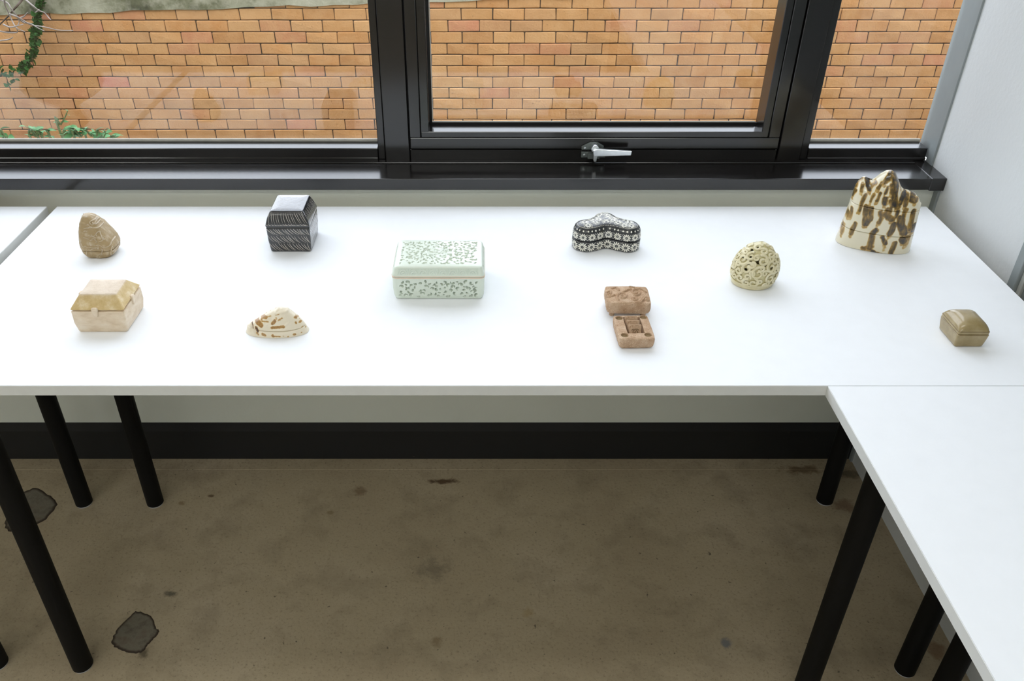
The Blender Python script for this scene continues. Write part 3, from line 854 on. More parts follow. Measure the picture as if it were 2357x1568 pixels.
carv = np.where(np.abs(U) < lim, np.maximum(np.maximum(1 - sstep(.0004, .0012, arch), 1 - sstep(.0004, .0011, arch2)), .55 * sstep(.30, .45, ray_) * (Z > .0505) * (Z < .058)), 0)
carv = np.where((Z > .0497) & (Z < .0592), carv, 0)
R2 = R + nrm * ((carv - .5 * ((Z > .0497) & (Z < .0592) & (np.abs(U) < lim))) * .0009)[..., None]
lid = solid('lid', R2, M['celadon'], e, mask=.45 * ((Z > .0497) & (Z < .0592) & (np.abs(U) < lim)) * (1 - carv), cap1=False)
P = rrect(.0786, .0552, .008, 200); P = np.vstack([P, P[:1]])
v, f = tube(np.column_stack([P, np.full(len(P), .0455)]), .0009, 8, caps=False)
meshobj('rim', v, f, M['bare_rim'], lid, smooth=True)
# lid: pierced top panel
nx, ny = 250, 170
U, Vv = np.meshgrid(np.linspace(-1, 1, nx), np.linspace(-1, 1, ny))
k = 1 - .022 * (U ** 2 * Vv ** 2) ** 6
X = .0683 * U * k; Y = .0449 * Vv * k
Zt = .06225 + .0016 * (1 - np.abs(U) ** 3.0) ** .5 * (1 - np.abs(Vv) ** 3.0) ** .5
cs = commas(270, .0645, .0810, .0034, .0060, 31, .001, .82)
m = carve(X, Y + .0405, cs)
ro = np.hypot(X / 1.25, Y)                                           # central rosette stays closed, with shallow petals
petal = sstep(.25, .7, np.abs(np.cos(np.arctan2(Y, X / 1.25) * 6))) * (ro < .017) * (ro > .004)
m = np.where(ro < .014, m * .35, m)
inside = (np.abs(X) < .0655) & (np.abs(Y) < .0420)
Zt = Zt - m * .0036 * inside - .0006 * petal
V = np.stack([X, Y, Zt], 2).reshape(-1, 3)
meshobj('pierced_panel', V, grid_faces(ny, nx, False), M['celadon'], lid, None, True, (m * inside * .12 + .15 * petal).reshape(-1))  # piercings get the same darker tint, shade painted along with glaze

# ---- 5. kidney box with white flowers ---------------------------------------------------------------
t = glaze('black_inlay_ground', [(.3, lin(34, 36, 38)), (.7, lin(52, 54, 56))], .34, .5, 60)
M['ink'] = t.m
M['inlay'] = glaze('white_inlay', [(.3, lin(226, 222, 204)), (.7, lin(240, 238, 228))], .4, .4, 60).m
kc = (.238, 1.452)
KP = [(.1745, 1.445), (.180, 1.425), (.199, 1.4150), (.219, 1.4205), (.238, 1.4300), (.257, 1.4210), (.279, 1.4130), (.298, 1.423), (.3035, 1.442), (.295, 1.459), (.277, 1.467), (.264, 1.478), (.256, 1.492), (.239, 1.499),
      (.222, 1.493), (.214, 1.479), (.201, 1.468), (.183, 1.462)]
C = catmull([(x - kc[0], y - kc[1]) for x, y in KP], closed=True, sub=14)
N = 320
C = resample(C, N)
def offset_ring(C, d):
    T = np.roll(C, -1, 0) - np.roll(C, 1, 0); T /= np.linalg.norm(T, axis=1, keepdims=True)
    Nn = np.column_stack([T[:, 1], -T[:, 0]])
    O = C + Nn * d
    for _ in range(int(min(40, abs(d) * 6000))): O = .5 * O + .25 * (np.roll(O, 1, 0) + np.roll(O, -1, 0))
    return O
e = ceramic('floral_box', kc[0], kc[1], 'black three-lobed ceramic box inlaid with white daisy flowers')
prof_b = [(0, -.0035), (.0008, -.0022), (.003, -.0006), (.012, .0), (.0205, -.0002), (.0216, -.0016)]
prof_l = [(.0222, -.0030), (.0226, -.0012), (.0240, -.0002), (.0310, -.0004), (.0385, -.0016), (.0435, -.0038), (.0467, -.0066), (.0486, -.0098), (.0498, -.0140), (.0504, -.0185)]
def kring(z, d): O = offset_ring(C, d); return np.column_stack([O, np.full(N, z)])
base = solid('base', np.array([kring(z, d) for z, d in prof_b]), M['ink'], e, angle=60)
RL = np.array([kring(z, d) for z, d in prof_l])
# close the lid top by shrinking the last ring towards the medial line
cen = np.array([0, .004]); last = RL[-1]
extra = []
for s in (.85, .65, .45, .25, .08):
    q = last.copy(); q[:, :2] = cen + (last[:, :2] - cen) * s; q[:, 2] = .0504 + .0010 * (1 - s); extra.append(q)
RL = np.concatenate([RL, np.array(extra)])
lid = solid('lid', RL, M['ink'], e, angle=60)
# inlay pieces
def petal_poly(P, a, b, nrm, L, W, o=.00016, n=8):
    """flat ellipse on the surface: centre P, axis a (length L) and b (width W)"""
    ang = np.arange(n) / n * 2 * math.pi
    return np.array([P + nrm * o + a * (L * math.cos(t)) + b * (W * math.sin(t) * (1 + .35 * math.cos(t))) for t in ang]), [tuple(range(n))]
def side_pt(prof, s, z):
    K = np.array(prof); d = np.interp(z, K[:, 0], K[:, 1]); O = offset_ring(C, d)
    i = (s % 1) * N; i0 = int(i) % N; i1 = (i0 + 1) % N; fr = i - int(i)
    p = O[i0] * (1 - fr) + O[i1] * fr; t_ = O[i1] - O[i0]; t_ = t_ / np.linalg.norm(t_)
    return np.array([p[0], p[1], z]), np.array([t_[0], t_[1], 0])
OFF = {}
def side_frame(prof, s, z):
    P, T = side_pt(prof, s, z); P2, _ = side_pt(prof, s, z + .0006)
    up = P2 - P; up /= np.linalg.norm(up); n = np.cross(T, up); n /= np.linalg.norm(n)
    return P, T, up, n
per = np.linalg.norm(np.roll(C, -1, 0) - C, axis=1).sum()
rs = random.Random(9)
def side_flowers(prof, zc, R_, nf, zlo, zhi):
    out = []
    for k in range(nf):
        s0 = k / nf
        P, T, up, n = side_frame(prof, s0, zc)
        a0 = rs.uniform(0, 6.28); npet = 11
        for j in range(npet):
            a = a0 + j / npet * 2 * math.pi; rm = R_ * .62; L = R_ * .37
            lim = (zhi - zc - .0004) if math.sin(a) > 0 else (zc - zlo - .0004)
            if abs(math.sin(a)) * (rm + L) > lim:
                top_ = lim / max(abs(math.sin(a)), .01); L = max(.0006, (top_ - R_ * .25) / 2); rm = R_ * .25 + L
            zz = zc + rm * math.sin(a)
            Q, T2, up2, n2 = side_frame(prof, s0 + rm * math.cos(a) / per, zz)
            ax = T2 * math.cos(a) + up2 * math.sin(a); bx = np.cross(n2, ax)
            out.append(petal_poly(Q, ax, bx, n2, L, R_ * .145))
        for j in range(26):                     # ring of short dashes round the flower
            a = a0 + j / 26 * 2 * math.pi
            for rm in (R_ * 1.16, R_ * 1.42):
                zz = zc + rm * math.sin(a); ds = rm * math.cos(a)
                if not (zlo + .0010 < zz < zhi - .0010) or abs(ds) > per / nf / 2 - .0002: continue
                Q, T2, up2, n2 = side_frame(prof, s0 + ds / per, zz)
                ax = T2 * math.cos(a) + up2 * math.sin(a); out.append(petal_poly(Q, ax, np.cross(n2, ax), n2, .0011, .00036))
        out.append(petal_poly(P, T, up, n, .0006, .0006))
    return join(out)
import functools
offset_ring = functools.lru_cache(maxsize=None)(lambda key, d, _f=offset_ring: _f(C, d))
_or = offset_ring
def offset_ring(Cx, d): return _or(0, round(float(d), 5))
V, F = side_flowers(prof_b, .0108, .0094, 20, .0012, .0208)
tag(meshobj('flower_inlay', V, F, M['inlay'], base), kind='stuff')
V, F = side_flowers(prof_l, .0306, .0080, 20, .0238, .0385)
pv = [(V, F)]
for k in range(40):
    Q, T2, up2, n2 = side_frame(prof_l, k / 40 + rs.uniform(-.003, .003), .0424)
    pv.append(petal_poly(Q, T2, up2, n2, .0018 * rs.uniform(.8, 1.15), .0017 * rs.uniform(.8, 1.15), .0003))
for k in range(150):
    Q, T2, up2, n2 = side_frame(prof_l, k / 150, .0472)
    pv.append(petal_poly(Q, up2, T2, n2, .0012, .00036, .0003))
# daisies on top
def zt(x, y):
    i = np.argmin(np.hypot(C[:, 0] - x, C[:, 1] - y)); d = -np.hypot(*(C[i] - (x, y)))
    K = np.array(prof_l); return float(np.interp(-d, [-K[k][1] for k in range(3, 10)], [K[k][0] for k in range(3, 10)])) + (.0004 if -d > .0185 else 0)
UPV = np.array([0, 0, 1.0])
def top_ok(x, y, lim):
    # inside test by winding and distance to outline
    d = np.hypot(C[:, 0] - x, C[:, 1] - y).min()
    a = np.unwrap(np.arctan2(C[:, 1] - y, C[:, 0] - x)); inside = abs(a[-1] - a[0]) > 3
    return inside and d > lim
cent = [(-.001, -.007), (-.022, -.010), (-.042, -.010), (.021, -.011), (.042, -.011)]
for _ in range(4000):
    x, y = rs.uniform(-.065, .066), rs.uniform(-.04, .048)
    if top_ok(x, y, .012) and all(math.hypot(x - u, y - v) > .0118 for u, v in cent): cent.append((x, y))
for (x, y) in cent:
    a0 = rs.uniform(0, 6.28); R_ = .0078
    for ring, (rm, L, W, npt) in enumerate(((.0042, .0026, .00088, 12), (.0078, .0010, .00052, 22))):
        for j in range(npt):
            a = a0 + j / npt * 2 * math.pi; qx, qy = x + rm * math.cos(a), y + rm * math.sin(a)
            if not top_ok(qx, qy, .0085): continue
            if ring and any(math.hypot(qx - u, qy - v) < .0070 for u, v in cent if (u, v) != (x, y)): continue
            z = zt(qx, qy); h = .0008
            nn = np.array([-(zt(qx + h, qy) - zt(qx - h, qy)) / (2 * h), -(zt(qx, qy + h) - zt(qx, qy - h)) / (2 * h), 1.0]); nn /= np.linalg.norm(nn)
            ax = np.array([math.cos(a), math.sin(a), 0]); ax -= nn * (ax @ nn); ax /= np.linalg.norm(ax)
            pv.append(petal_poly(np.array([qx, qy, z]), ax, np.cross(nn, ax), nn, L, W, .0004))
V, F = join(pv)
tag(meshobj('flower_inlay', V, F, M['inlay'], lid), kind='stuff')

# ---- 6. mountain box in three tiers -----------------------------------------------------------------
def ridge_solid(name, a, b, prof, z0, z1, n, nz, mat, parent, taper=.12, pw=3.2, strokes=None, lumps=.0006, seed=1, inset=(True, True), power=2.6, disp=None):
    """slab-like mass whose ridge line follows prof [(along, height)]; slice between z0 and z1 (z1 None = up to the ridge)"""
    K = np.array(prof)
    th = -math.pi / 2 + np.arange(n) / n * 2 * math.pi
    cx = np.sign(np.cos(th)) * np.abs(np.cos(th)) ** (2 / power); cy = np.sign(np.sin(th)) * np.abs(np.sin(th)) ** (2 / power)
    taper = np.where(cx < 0, taper[0], taper[1]) if isinstance(taper, tuple) else taper
    rows = []
    def at(z=None, s=None):
        ss = np.full(n, .5 if s is None else s)
        for _ in range(25):
            x = a * cx * (1 - taper * ss); top = np.interp(x, K[:, 0], K[:, 1])
            if s is None: ss = .5 * ss + .5 * np.clip(z / top, 0, .985)
        zz = top * ss
        if z is not None: zz = np.minimum(z, zz) if z > 0 else zz * 0
        y = b * cy * (1 - ss ** pw) ** .5 * (1 - .25 * taper * ss)
        return np.column_stack([x, y, zz]), ss
    if z1 is not None:
        for z in np.linspace(z0, z1, nz): rows.append(at(z=z)[0])
    else:
        _, s0 = at(z=z0)
        for q in np.linspace(0, 1, nz):
            ss = s0 + (1 - s0) * q ** .8
            x = a * cx * (1 - taper * ss); top = np.interp(x, K[:, 0], K[:, 1])
            zz = top * ss
            if q == 0: zz = np.minimum(zz, z0)
            y = b * cy * np.maximum(1e-4, 1 - ss ** pw) ** .5 * (1 - .25 * taper * ss)
            rows.append(np.column_stack([x, y, zz]))
    R = np.array(rows)
    nr = ring_normals(R)
    R = R + nr * (vnoise(R.reshape(-1, 3), 70, seed).reshape(R.shape[:2]) * lumps)[..., None]
    if disp is not None: R = R + nr * disp(R)[..., None]
    R[0, :, 2] = z0
    if z1 is not None: R[-1, :, 2] = z1
    for k, use in ((0, inset[0]), (-1, inset[1] and z1 is not None)):
        if use: R[k, :, :2] *= np.array([1 - .0013 / a, 1 - .0013 / b])
    if z1 is None: R[-1, :, 1] *= .1
    mk = strokes(R) if strokes else None
    return solid(name, R, mat, parent, mask=mk, angle=70)
t = NT('cream_glaze_iron_brush'); t.set(Roughness=.22, Coat_Weight=.5, Coat_Roughness=.1)
mk = t.attr(); streak = t.n('ShaderNodeMapping'); streak.inputs['Scale'].default_value = (220, 220, 35); t.l(t.coords(), streak.inputs[0])
sn = t.noise(1, 4, .6, streak.outputs[0])
sb = t.noise(95, 4, .6)
fac = t.math('ADD', mk, t.math('MULTIPLY', t.math('ADD', t.math('SUBTRACT', sn, .5), t.math('SUBTRACT', sb, .5)), t.math('MULTIPLY', mk, 1.15)))
t.base(t.ramp(fac, [(0, lin(226, 218, 192)), (.16, lin(222, 212, 182)), (.32, lin(198, 166, 102)), (.50, lin(154, 120, 58)), (.68, lin(108, 86, 42)), (.86, lin(70, 60, 44)), (1, lin(52, 50, 50))]))
M['brush'] = t.m
MC = (.7528, 1.4518); MR = math.radians(-21)
e = ceramic('mountain_box', MC[0], MC[1], 'tall three-tiered mountain-shaped ceramic box brushed with brown strokes', rz=MR)
MPROF = [(-.0655, .090), (-.0595, .099), (-.0560, .112), (-.0525, .1225), (-.0480, .1295), (-.0430, .1312), (-.0385, .1292), (-.0340, .1265), (-.0295, .1270), (-.0245, .1315), (-.018, .140), (-.010, .148), (-.002, .150), (.006, .1455), (.015, .132), (.022, .1215), (.028, .117), (.035, .1165), (.043, .1145), (.050, .110), (.055, .105), (.059, .098), (.0655, .092)]
# brush strokes: polylines in the photograph's crop, carried onto the front face of the box
cr, sr = math.cos(MR), math.sin(MR)
def mloc(x, y):
    r = ray(1900 + x / 6.533, 370 + y / 6.533); z = .07
    for _ in range(8):                  # meet the front face, which leans back towards the ridge
        off = -sr * MC[0] + cr * MC[1] - float(np.interp(z, [0, .09, .115, .135, .15], [.034, .032, .024, .014, .004]))
        t = off / (-sr * r[0] + cr * r[1]); p = (r[0] * t, r[1] * t, HC + r[2] * t); z = .5 * z + .5 * (p[2] - TZ)
    dx, dy = p[0] - MC[0], p[1] - MC[1]
    return (dx * cr + dy * sr, p[2] - TZ)
STROKES = [  # (points, half width in crop pixels, strength)
    ([(560, 260), (480, 350), (440, 430)], 34, .7), ([(560, 380), (540, 480)], 28, .75), ([(620, 280), (640, 380), (660, 450)], 32, 1), ([(760, 340), (680, 420)], 28, .7),
    ([(850, 320), (790, 410)], 24, .8), ([(940, 380), (900, 480)], 20, .9), ([(980, 180), (900, 300)], 36, .85), ([(1040, 230), (1060, 330), (1040, 480), (1040, 620), (1080, 700)], 48, .85),
    ([(1000, 350), (1000, 470)], 32, .85), ([(1100, 180), (1110, 280)], 24, .7), ([(1140, 360), (1140, 430)], 18, .7), ([(900, 560), (890, 640)], 38, .95), ([(980, 600), (1000, 690)], 34, .7),
    ([(830, 480), (770, 600)], 22, .9), ([(730, 510), (680, 620)], 22, .75), ([(600, 530), (570, 600), (510, 760)], 28, .75), ([(450, 490), (400, 590)], 22, .7), ([(1180, 540), (1130, 650)], 38, 1),
    ([(1230, 560), (1200, 690)], 34, .8), ([(1330, 530), (1310, 620), (1360, 650)], 44, .8), ([(340, 600), (320, 720)], 16, .75), ([(300, 800), (350, 860)], 46, .62), ([(400, 750), (380, 850)], 24, .62),
    ([(610, 700), (590, 950)], 42, .75), ([(690, 720), (670, 880), (620, 950)], 36, .85), ([(830, 770), (840, 860), (800, 920)], 34, .75), ([(960, 740), (920, 820), (1000, 880)], 50, .75), ([(1090, 760), (1060, 850)], 26, .8),
    ([(1210, 760), (1170, 850), (1110, 930)], 36, .75), ([(1030, 950), (1010, 1030), (960, 1100)], 44, .9), ([(1130, 880), (1140, 980), (1180, 1100)], 60, .85), ([(1330, 800), (1300, 920), (1270, 1060)], 38, .75), ([(1340, 1020), (1330, 1100)], 40, .9),
    ([(450, 950), (400, 1060), (380, 1110)], 32, .8), ([(270, 1000), (240, 1140)], 28, .6), ([(760, 1040), (700, 1100), (690, 1200), (660, 1300)], 44, .85), ([(690, 1280), (600, 1310), (560, 1310)], 34, .7), ([(700, 1350), (820, 1395)], 22, .9),
    ([(860, 1150), (900, 1240)], 34, .9), ([(880, 1260), (890, 1300)], 26, .5), ([(1040, 1240), (1010, 1330), (980, 1390)], 40, .78), ([(1150, 1190), (1180, 1240)], 50, .9), ([(1240, 1180), (1200, 1280)], 46, .6)]
ST = []
for P, wd, s in STROKES:
    Q = [mloc(x, y) for x, y in P]; ST.append((Q, wd / 6.533 * .00078, s * .92))
def mstroke(R):
    X, Z = R[..., 0], R[..., 2]; sg = np.where(R[..., 1] > 0, -1, 1)
    wob = .0012 * vnoise(np.stack([X, R[..., 1], Z * .4], 2).reshape(-1, 3), 380, 4).reshape(X.shape)
    m = np.zeros(X.shape)
    for Q, wd, s in ST:
        d = seg_dist(X * sg + (1 - sg) * .004, Z, Q) + wob
        zmin = min(q[1] for q in Q)
        soft = .0018
        m = np.maximum(m, s * (1 - sstep(wd - soft, wd + soft, d)))
        # the glaze runs down a little below each stroke
        run = [(x - .0005, z - .0055) for x, z in Q[-1:]]; d2 = seg_dist(X * sg + (1 - sg) * .004, Z, [Q[-1]] + run) + wob * 1.8
        m = np.maximum(m, .42 * (1 - sstep(wd * .5, wd * 1.2, d2)))
    return np.clip(m, 0, 1)
args = dict(mat=M['brush'], parent=e, strokes=mstroke, taper=(.17, .06), pw=4.0, lumps=.0010)
A_, B_ = .0665, .0365
ridge_solid('base', A_, B_, MPROF, 0, .0357, 300, 44, inset=(True, True), **args)
ridge_solid('middle_tier', A_, B_, MPROF, .0362, .0842, 300, 56, **args)
ridge_solid('lid', A_, B_, MPROF, .0847, None, 300, 84, **args)

# ---- 7. spotted shell-like box ---------------------------------------------------------------------
t = NT('cream_glaze_brown_spots'); t.set(Roughness=.35, Coat_Weight=.3, Coat_Roughness=.15)
mk = t.attr(); sn = t.noise(320, 4, .6)
fac = t.math('ADD', mk, t.math('MULTIPLY', t.math('SUBTRACT', sn, .5), t.math('MULTIPLY', mk, .7)))
t.base(t.ramp(fac, [(0, lin(232, 220, 196)), (.25, lin(228, 214, 184)), (.5, lin(196, 158, 98)), (.8, lin(164, 122, 66)), (1, lin(66, 50, 46))]))
t.bump(t.noise(120, 3, .5), .0006)
M['spots'] = t.m
SHC = (-.3295, 1.147)
e = ceramic('shell_box', SHC[0], SHC[1], 'low cream shell-shaped ceramic box speckled with brown spots')
def sl_(x, y, Y, follow=False):
    for _ in range(8 if follow else 1):
        X, Z = ony(540 + x / 11.785, 680 + y / 11.785, Y)
        if follow: Y = .5 * Y + .5 * (SHC[1] - .0235 * max(.02, 1 - (max(0, Z - TZ) / .042) ** 1.9) ** .5)
    return (X - SHC[0], Z - TZ)
SPROF = [sl_(x, y, SHC[1]) for x, y in ((250, 990), (310, 900), (350, 800), (480, 700), (720, 555), (900, 460), (1050, 385), (1200, 335), (1300, 325), (1400, 345), (1520, 425), (1700, 555), (1830, 680), (1920, 800), (1990, 900), (2060, 1010))]
SPOTS = [([(480, 780), (520, 800), (700, 860)], 62, .8), ([(600, 790), (900, 745)], 14, .7), ([(690, 720), (730, 680), (840, 660)], 30, .75), ([(840, 640), (980, 590)], 12, .6), ([(1090, 700), (1030, 770)], 42, .8), ([(1180, 680), (1290, 610)], 18, .65), ([(1120, 620), (1140, 650)], 22, .6),
         ([(1010, 890), (1330, 860)], 38, .75), ([(1600, 690), (1640, 720)], 22, .8), ([(1720, 760), (1720, 790)], 22, .8), ([(1630, 820), (1640, 840)], 24, .7), ([(1720, 850), (1760, 860)], 24, .7), ([(1700, 590), (1840, 700)], 12, .7), ([(1120, 540), (1220, 490)], 12, .6),
         ([(1040, 380), (880, 460), (760, 530)], 14, .75), ([(480, 630), (380, 740)], 20, .6), ([(760, 1080), (810, 1090)], 44, .75), ([(1030, 1090), (1050, 1110)], 38, .8), ([(1100, 1110), (1230, 1120)], 18, .7), ([(1440, 1140), (1450, 1140)], 22, .6), ([(1590, 1100), (1620, 1105)], 32, .75),
         ([(1790, 980), (1800, 985)], 16, .55), ([(1890, 1000), (1880, 1030)], 20, .7), ([(1930, 890), (1970, 930)], 12, .7), ([(590, 1080), (620, 1090)], 36, .6), ([(1300, 1110), (1330, 1115)], 14, .5), ([(1770, 1105), (1790, 1100)], 12, .7), ([(420, 920), (450, 970)], 30, 1.0), ([(560, 960), (600, 1020)], 46, 1.0)]  # last two are the pair of holes, their inner dark painted on
SS = [([sl_(x, y, SHC[1] - .016, True) for x, y in P], wd / 11.785 * .00070, s) for P, wd, s in SPOTS]
def sstroke(R):
    X, Z = R[..., 0], R[..., 2]; sg = np.where(R[..., 1] > 0, -1, 1)
    wob = .0006 * vnoise(R.reshape(-1, 3), 500, 8).reshape(X.shape); m = np.zeros(X.shape)
    for Q, wd, s in SS:
        m = np.maximum(m, s * (1 - sstep(wd - .0006, wd + .0006, seg_dist(X * sg, Z, Q) + wob)))
    return m
def sdisp(R):
    X, Z = R[..., 0], R[..., 2]; d = np.zeros(X.shape)
    for P in ([(340, 800), (600, 620), (900, 480), (1190, 340)], [(1190, 340), (1100, 520), (1250, 500), (1500, 480)], [(900, 750), (1150, 700), (1300, 600)], [(1350, 880), (1370, 780), (1480, 720)]):
        Q = [sl_(x, y, SHC[1] - .012) for x, y in P]; d += .0011 * np.exp(-(seg_dist(X, Z, Q) / .0018) ** 2) * (R[..., 1] < .004)
    for P in ([(420, 900), (450, 980)], [(570, 960), (600, 1020)]):
        Q = [sl_(x, y, SHC[1] - .016) for x, y in P]; d -= .0025 * (1 - sstep(.0012, .0030, seg_dist(X, Z, Q))) * (R[..., 1] < 0)
    return d
args = dict(mat=M['spots'], parent=e, strokes=sstroke, taper=.06, pw=1.9, power=2.15, lumps=.0008, disp=sdisp)
ridge_solid('base', .0515, .0235, SPROF, 0, .0112, 260, 26, inset=(True, True), **args)
ridge_solid('lid', .0508, .0230, SPROF, .0117, None, 260, 56, **args)

# ---- 8. stone-like box with relief ------------------------------------------------------------------
t = glaze('ash_brown_glaze', [(.05, lin(138, 112, 66)), (.4, lin(164, 140, 98)), (.75, lin(182, 162, 130)), (1, lin(196, 180, 156))], .46, .15, attr=True, bumpd=.0022, bscale=150)
M['stone'] = t.m
STC = (-.7125, 1.4165)
e = ceramic('relief_box', STC[0], STC[1], 'brown stone-shaped ceramic box with swirling relief on its lid')
def st_(x, y):
    z = .04
    for _ in range(10):
        X, Z = ony(160 + x / 12.06, 480 + y / 12.06, STC[1] - float(np.interp(z, [0, .01, .03, .05, .06, .068, .08], [.024, .028, .0285, .0245, .0205, .016, .004]))); z = .5 * z + .5 * (Z - TZ)
    return (X - STC[0], Z - TZ)
RID = [[(400, 560), (560, 530), (760, 560), (950, 620), (1060, 720), (1100, 860), (1095, 1000), (1060, 1075), (900, 1085)], [(740, 240), (830, 370), (950, 480), (1060, 570), (1120, 680)],
       [(740, 820), (640, 840), (570, 920), (580, 1000), (650, 1080), (760, 1110)], [(540, 740), (640, 780), (730, 810)], [(390, 800), (480, 830), (570, 850)], [(430, 1040), (520, 1085), (640, 1070)],
       [(560, 400), (600, 345), (670, 350), (690, 410), (640, 450), (590, 430), (570, 390)], [(740, 700), (800, 660), (830, 720), (900, 850), (950, 880)], [(900, 520), (1010, 600)], [(800, 300), (880, 400), (1000, 420)], [(1120, 650), (1180, 560), (1120, 430)], [(1150, 800), (1200, 900), (1180, 1000)],
       [(700, 1040), (800, 1010), (900, 1060)], [(1240, 800), (1280, 900), (1240, 980)], [(470, 1180), (480, 1300)], [(1130, 1120), (1120, 1330)]]
RIDL = [catmull([st_(x, y) for x, y in P], sub=5) for P in RID]
_r = random.Random(17)
for _ in range(34):                     # small chisel-like ridges between the swirls
    x, y, a, q = _r.uniform(380, 1330), _r.uniform(220, 1330), _r.uniform(0, 6.28), _r.uniform(40, 90)
    RIDL.append([st_(x + q * math.cos(a + k * .5) * k / 2, y + q * math.sin(a + k * .5) * k / 2) for k in range(4)])
def stone_rings(zs):
    KZ = [0, .002, .010, .020, .030, .040, .050, .060, .068, .074, .078, .0795, .080]
    KL = [-.0215, -.0250, -.0305, -.0325, -.0322, -.0308, -.0290, -.0262, -.0232, -.0205, -.0180, -.0155, -.0112]
    KR = [.0195, .0230, .0295, .0315, .0295, .0245, .0185, .0125, .0070, .0020, -.0020, -.0060, -.0108]
    KB = [.0220, .0245, .0280, .0290, .0285, .0270, .0245, .0210, .0170, .0130, .0090, .0050, .0002]
    rows = []
    n = 300; th = -math.pi / 2 + np.arange(n) / n * 2 * math.pi; pw = 2 / 3.8
    for z in zs:
        l, r_, b = (np.interp(z, KZ, q) for q in (KL, KR, KB)); a = (r_ - l) / 2; sh_ = (l + r_) / 2
        x = a * np.sign(np.cos(th)) * np.abs(np.cos(th)) ** pw + sh_; y = b * np.sign(np.sin(th)) * np.abs(np.sin(th)) ** pw
        rows.append(np.column_stack([x, y, np.full(n, z)]))
    R = np.array(rows); nr = ring_normals(R); X, Y, Z = R[..., 0], R[..., 1], R[..., 2]
    d = .0011 * vnoise(R.reshape(-1, 3), 150, 3).reshape(X.shape) + .0006 * vnoise(R.reshape(-1, 3), 420, 5).reshape(X.shape)
    for Q in RIDL:
        g = seg_dist(np.where(Y < .005, X, -X - .01), Z, Q); d = np.maximum(d, d * .4 + .0018 * np.exp(-(g / .0007) ** 2)) - .0004 * np.exp(-((g - .0016) / .0008) ** 2)
    env = np.clip(np.minimum(1, (zs[-1] - Z + .001) / .004), 0, 1)
    return R + nr * (d * env)[..., None], np.clip(.42 + d * 420, 0, 1)
zs = np.concatenate([[0, .0008, .002], np.linspace(.0035, .0158, 20)])
R, mk = stone_rings(zs); R[0, :, 2] = 0; R[-1, :, :2] *= .97
jag = .0008 * vnoise(R[-1], 130, 9)
R[-1, :, 2] += jag; R[-2, :, 2] += jag
solid('base', R, M['stone'], e, angle=80, mask=mk)
zs = np.concatenate([np.linspace(.0166, .074, 100), np.linspace(.0745, .080, 16)])
R, mk = stone_rings(zs); R[0, :, :2] *= .97; R[0, :, 2] += jag; R[1, :, 2] += jag
solid('lid', R, M['stone'], e, angle=80, mask=mk)

# ---- 9. openwork dome with scrolls --------------------------------------------------------------------
t = glaze('pale_straw_glaze', [(.3, lin(210, 199, 156)), (.5, lin(222, 212, 174)), (.7, lin(230, 222, 190))], .42, .15, 70)
M['straw'] = t.m
M['straw_in'] = glaze('straw_glaze_pooled', [(.3, lin(186, 174, 122)), (.7, lin(208, 198, 150))], .3, .4, 60).m
DC = (.4825, 1.3055)
e = ceramic('openwork_dome', DC[0], DC[1], 'cream openwork ceramic dome of curling scrolls on a thin base')
KD = np.array([(0, .0350, .0300), (.0012, .0364, .0312), (.0068, .0372, .0320), (.0074, .0368, .0316), (.0080, .0374, .0322), (.020, .0404, .0342), (.032, .0405, .0344), (.044, .0380, .0325), (.056, .0322, .0280), (.066, .0240, .0215), (.073, .0155, .0140), (.0775, .0075, .0070), (.079, .0003, .0003)])
def dome_ab(z): return float(np.interp(z, KD[:, 0], KD[:, 1])), float(np.interp(z, KD[:, 0], KD[:, 2]))
def dome_pt(th, z, d=0.0):
    a, b = dome_ab(z); x, y = math.cos(th), math.sin(th)
    sh_ = .004 * (z / .08)
    p = np.array([a * x + sh_, b * y, z]); a2, b2 = dome_ab(min(z + .002, .079)); a1, b1 = dome_ab(max(z - .002, .008)) if z > .009 else (a, b)
    dz = (a2 - a1) / .004; n = np.array([x / max(a, 1e-4) * .035, y / max(b, 1e-4) * .035, 0]); n /= np.linalg.norm(n); n[2] = -dz; n /= np.linalg.norm(n)
    return p + n * d, n
def dring(z, k=1.0, n=160):
    a, b = dome_ab(z); th = np.arange(n) / n * 2 * math.pi
    return np.column_stack([a * k * np.cos(th) + .004 * z / .08, b * k * np.sin(th), np.full(n, z)])
base = solid('base', np.array([dring(z) for z in (0, .0006, .0012, .004, .0068, .0072)]), M['straw'], e, angle=50)
def dome_hit(x, y):
    """photo pixel -> (theta, z) on the dome"""
    r = ray(1660 + x / 10.456, 540 + y / 10.456)
    for t in np.linspace(1.1, 1.9, 1600):
        p = (r[0] * t - DC[0], r[1] * t - DC[1], HC + r[2] * t - TZ)
        if p[2] < .0075: break
        if p[2] > .079: continue
        a, b = dome_ab(p[2])
        if ((p[0] - .004 * p[2] / .08) / a) ** 2 + (p[1] / b) ** 2 <= 1: return math.atan2(p[1] / b, (p[0] - .004 * p[2] / .08) / a), p[2]
    return None
HOLES = [dome_hit(x, y) for x, y in ((520, 500), (750, 545), (700, 715), (905, 655), (1045, 735), (735, 385), (900, 330), (930, 900), (1220, 820), (590, 850))]
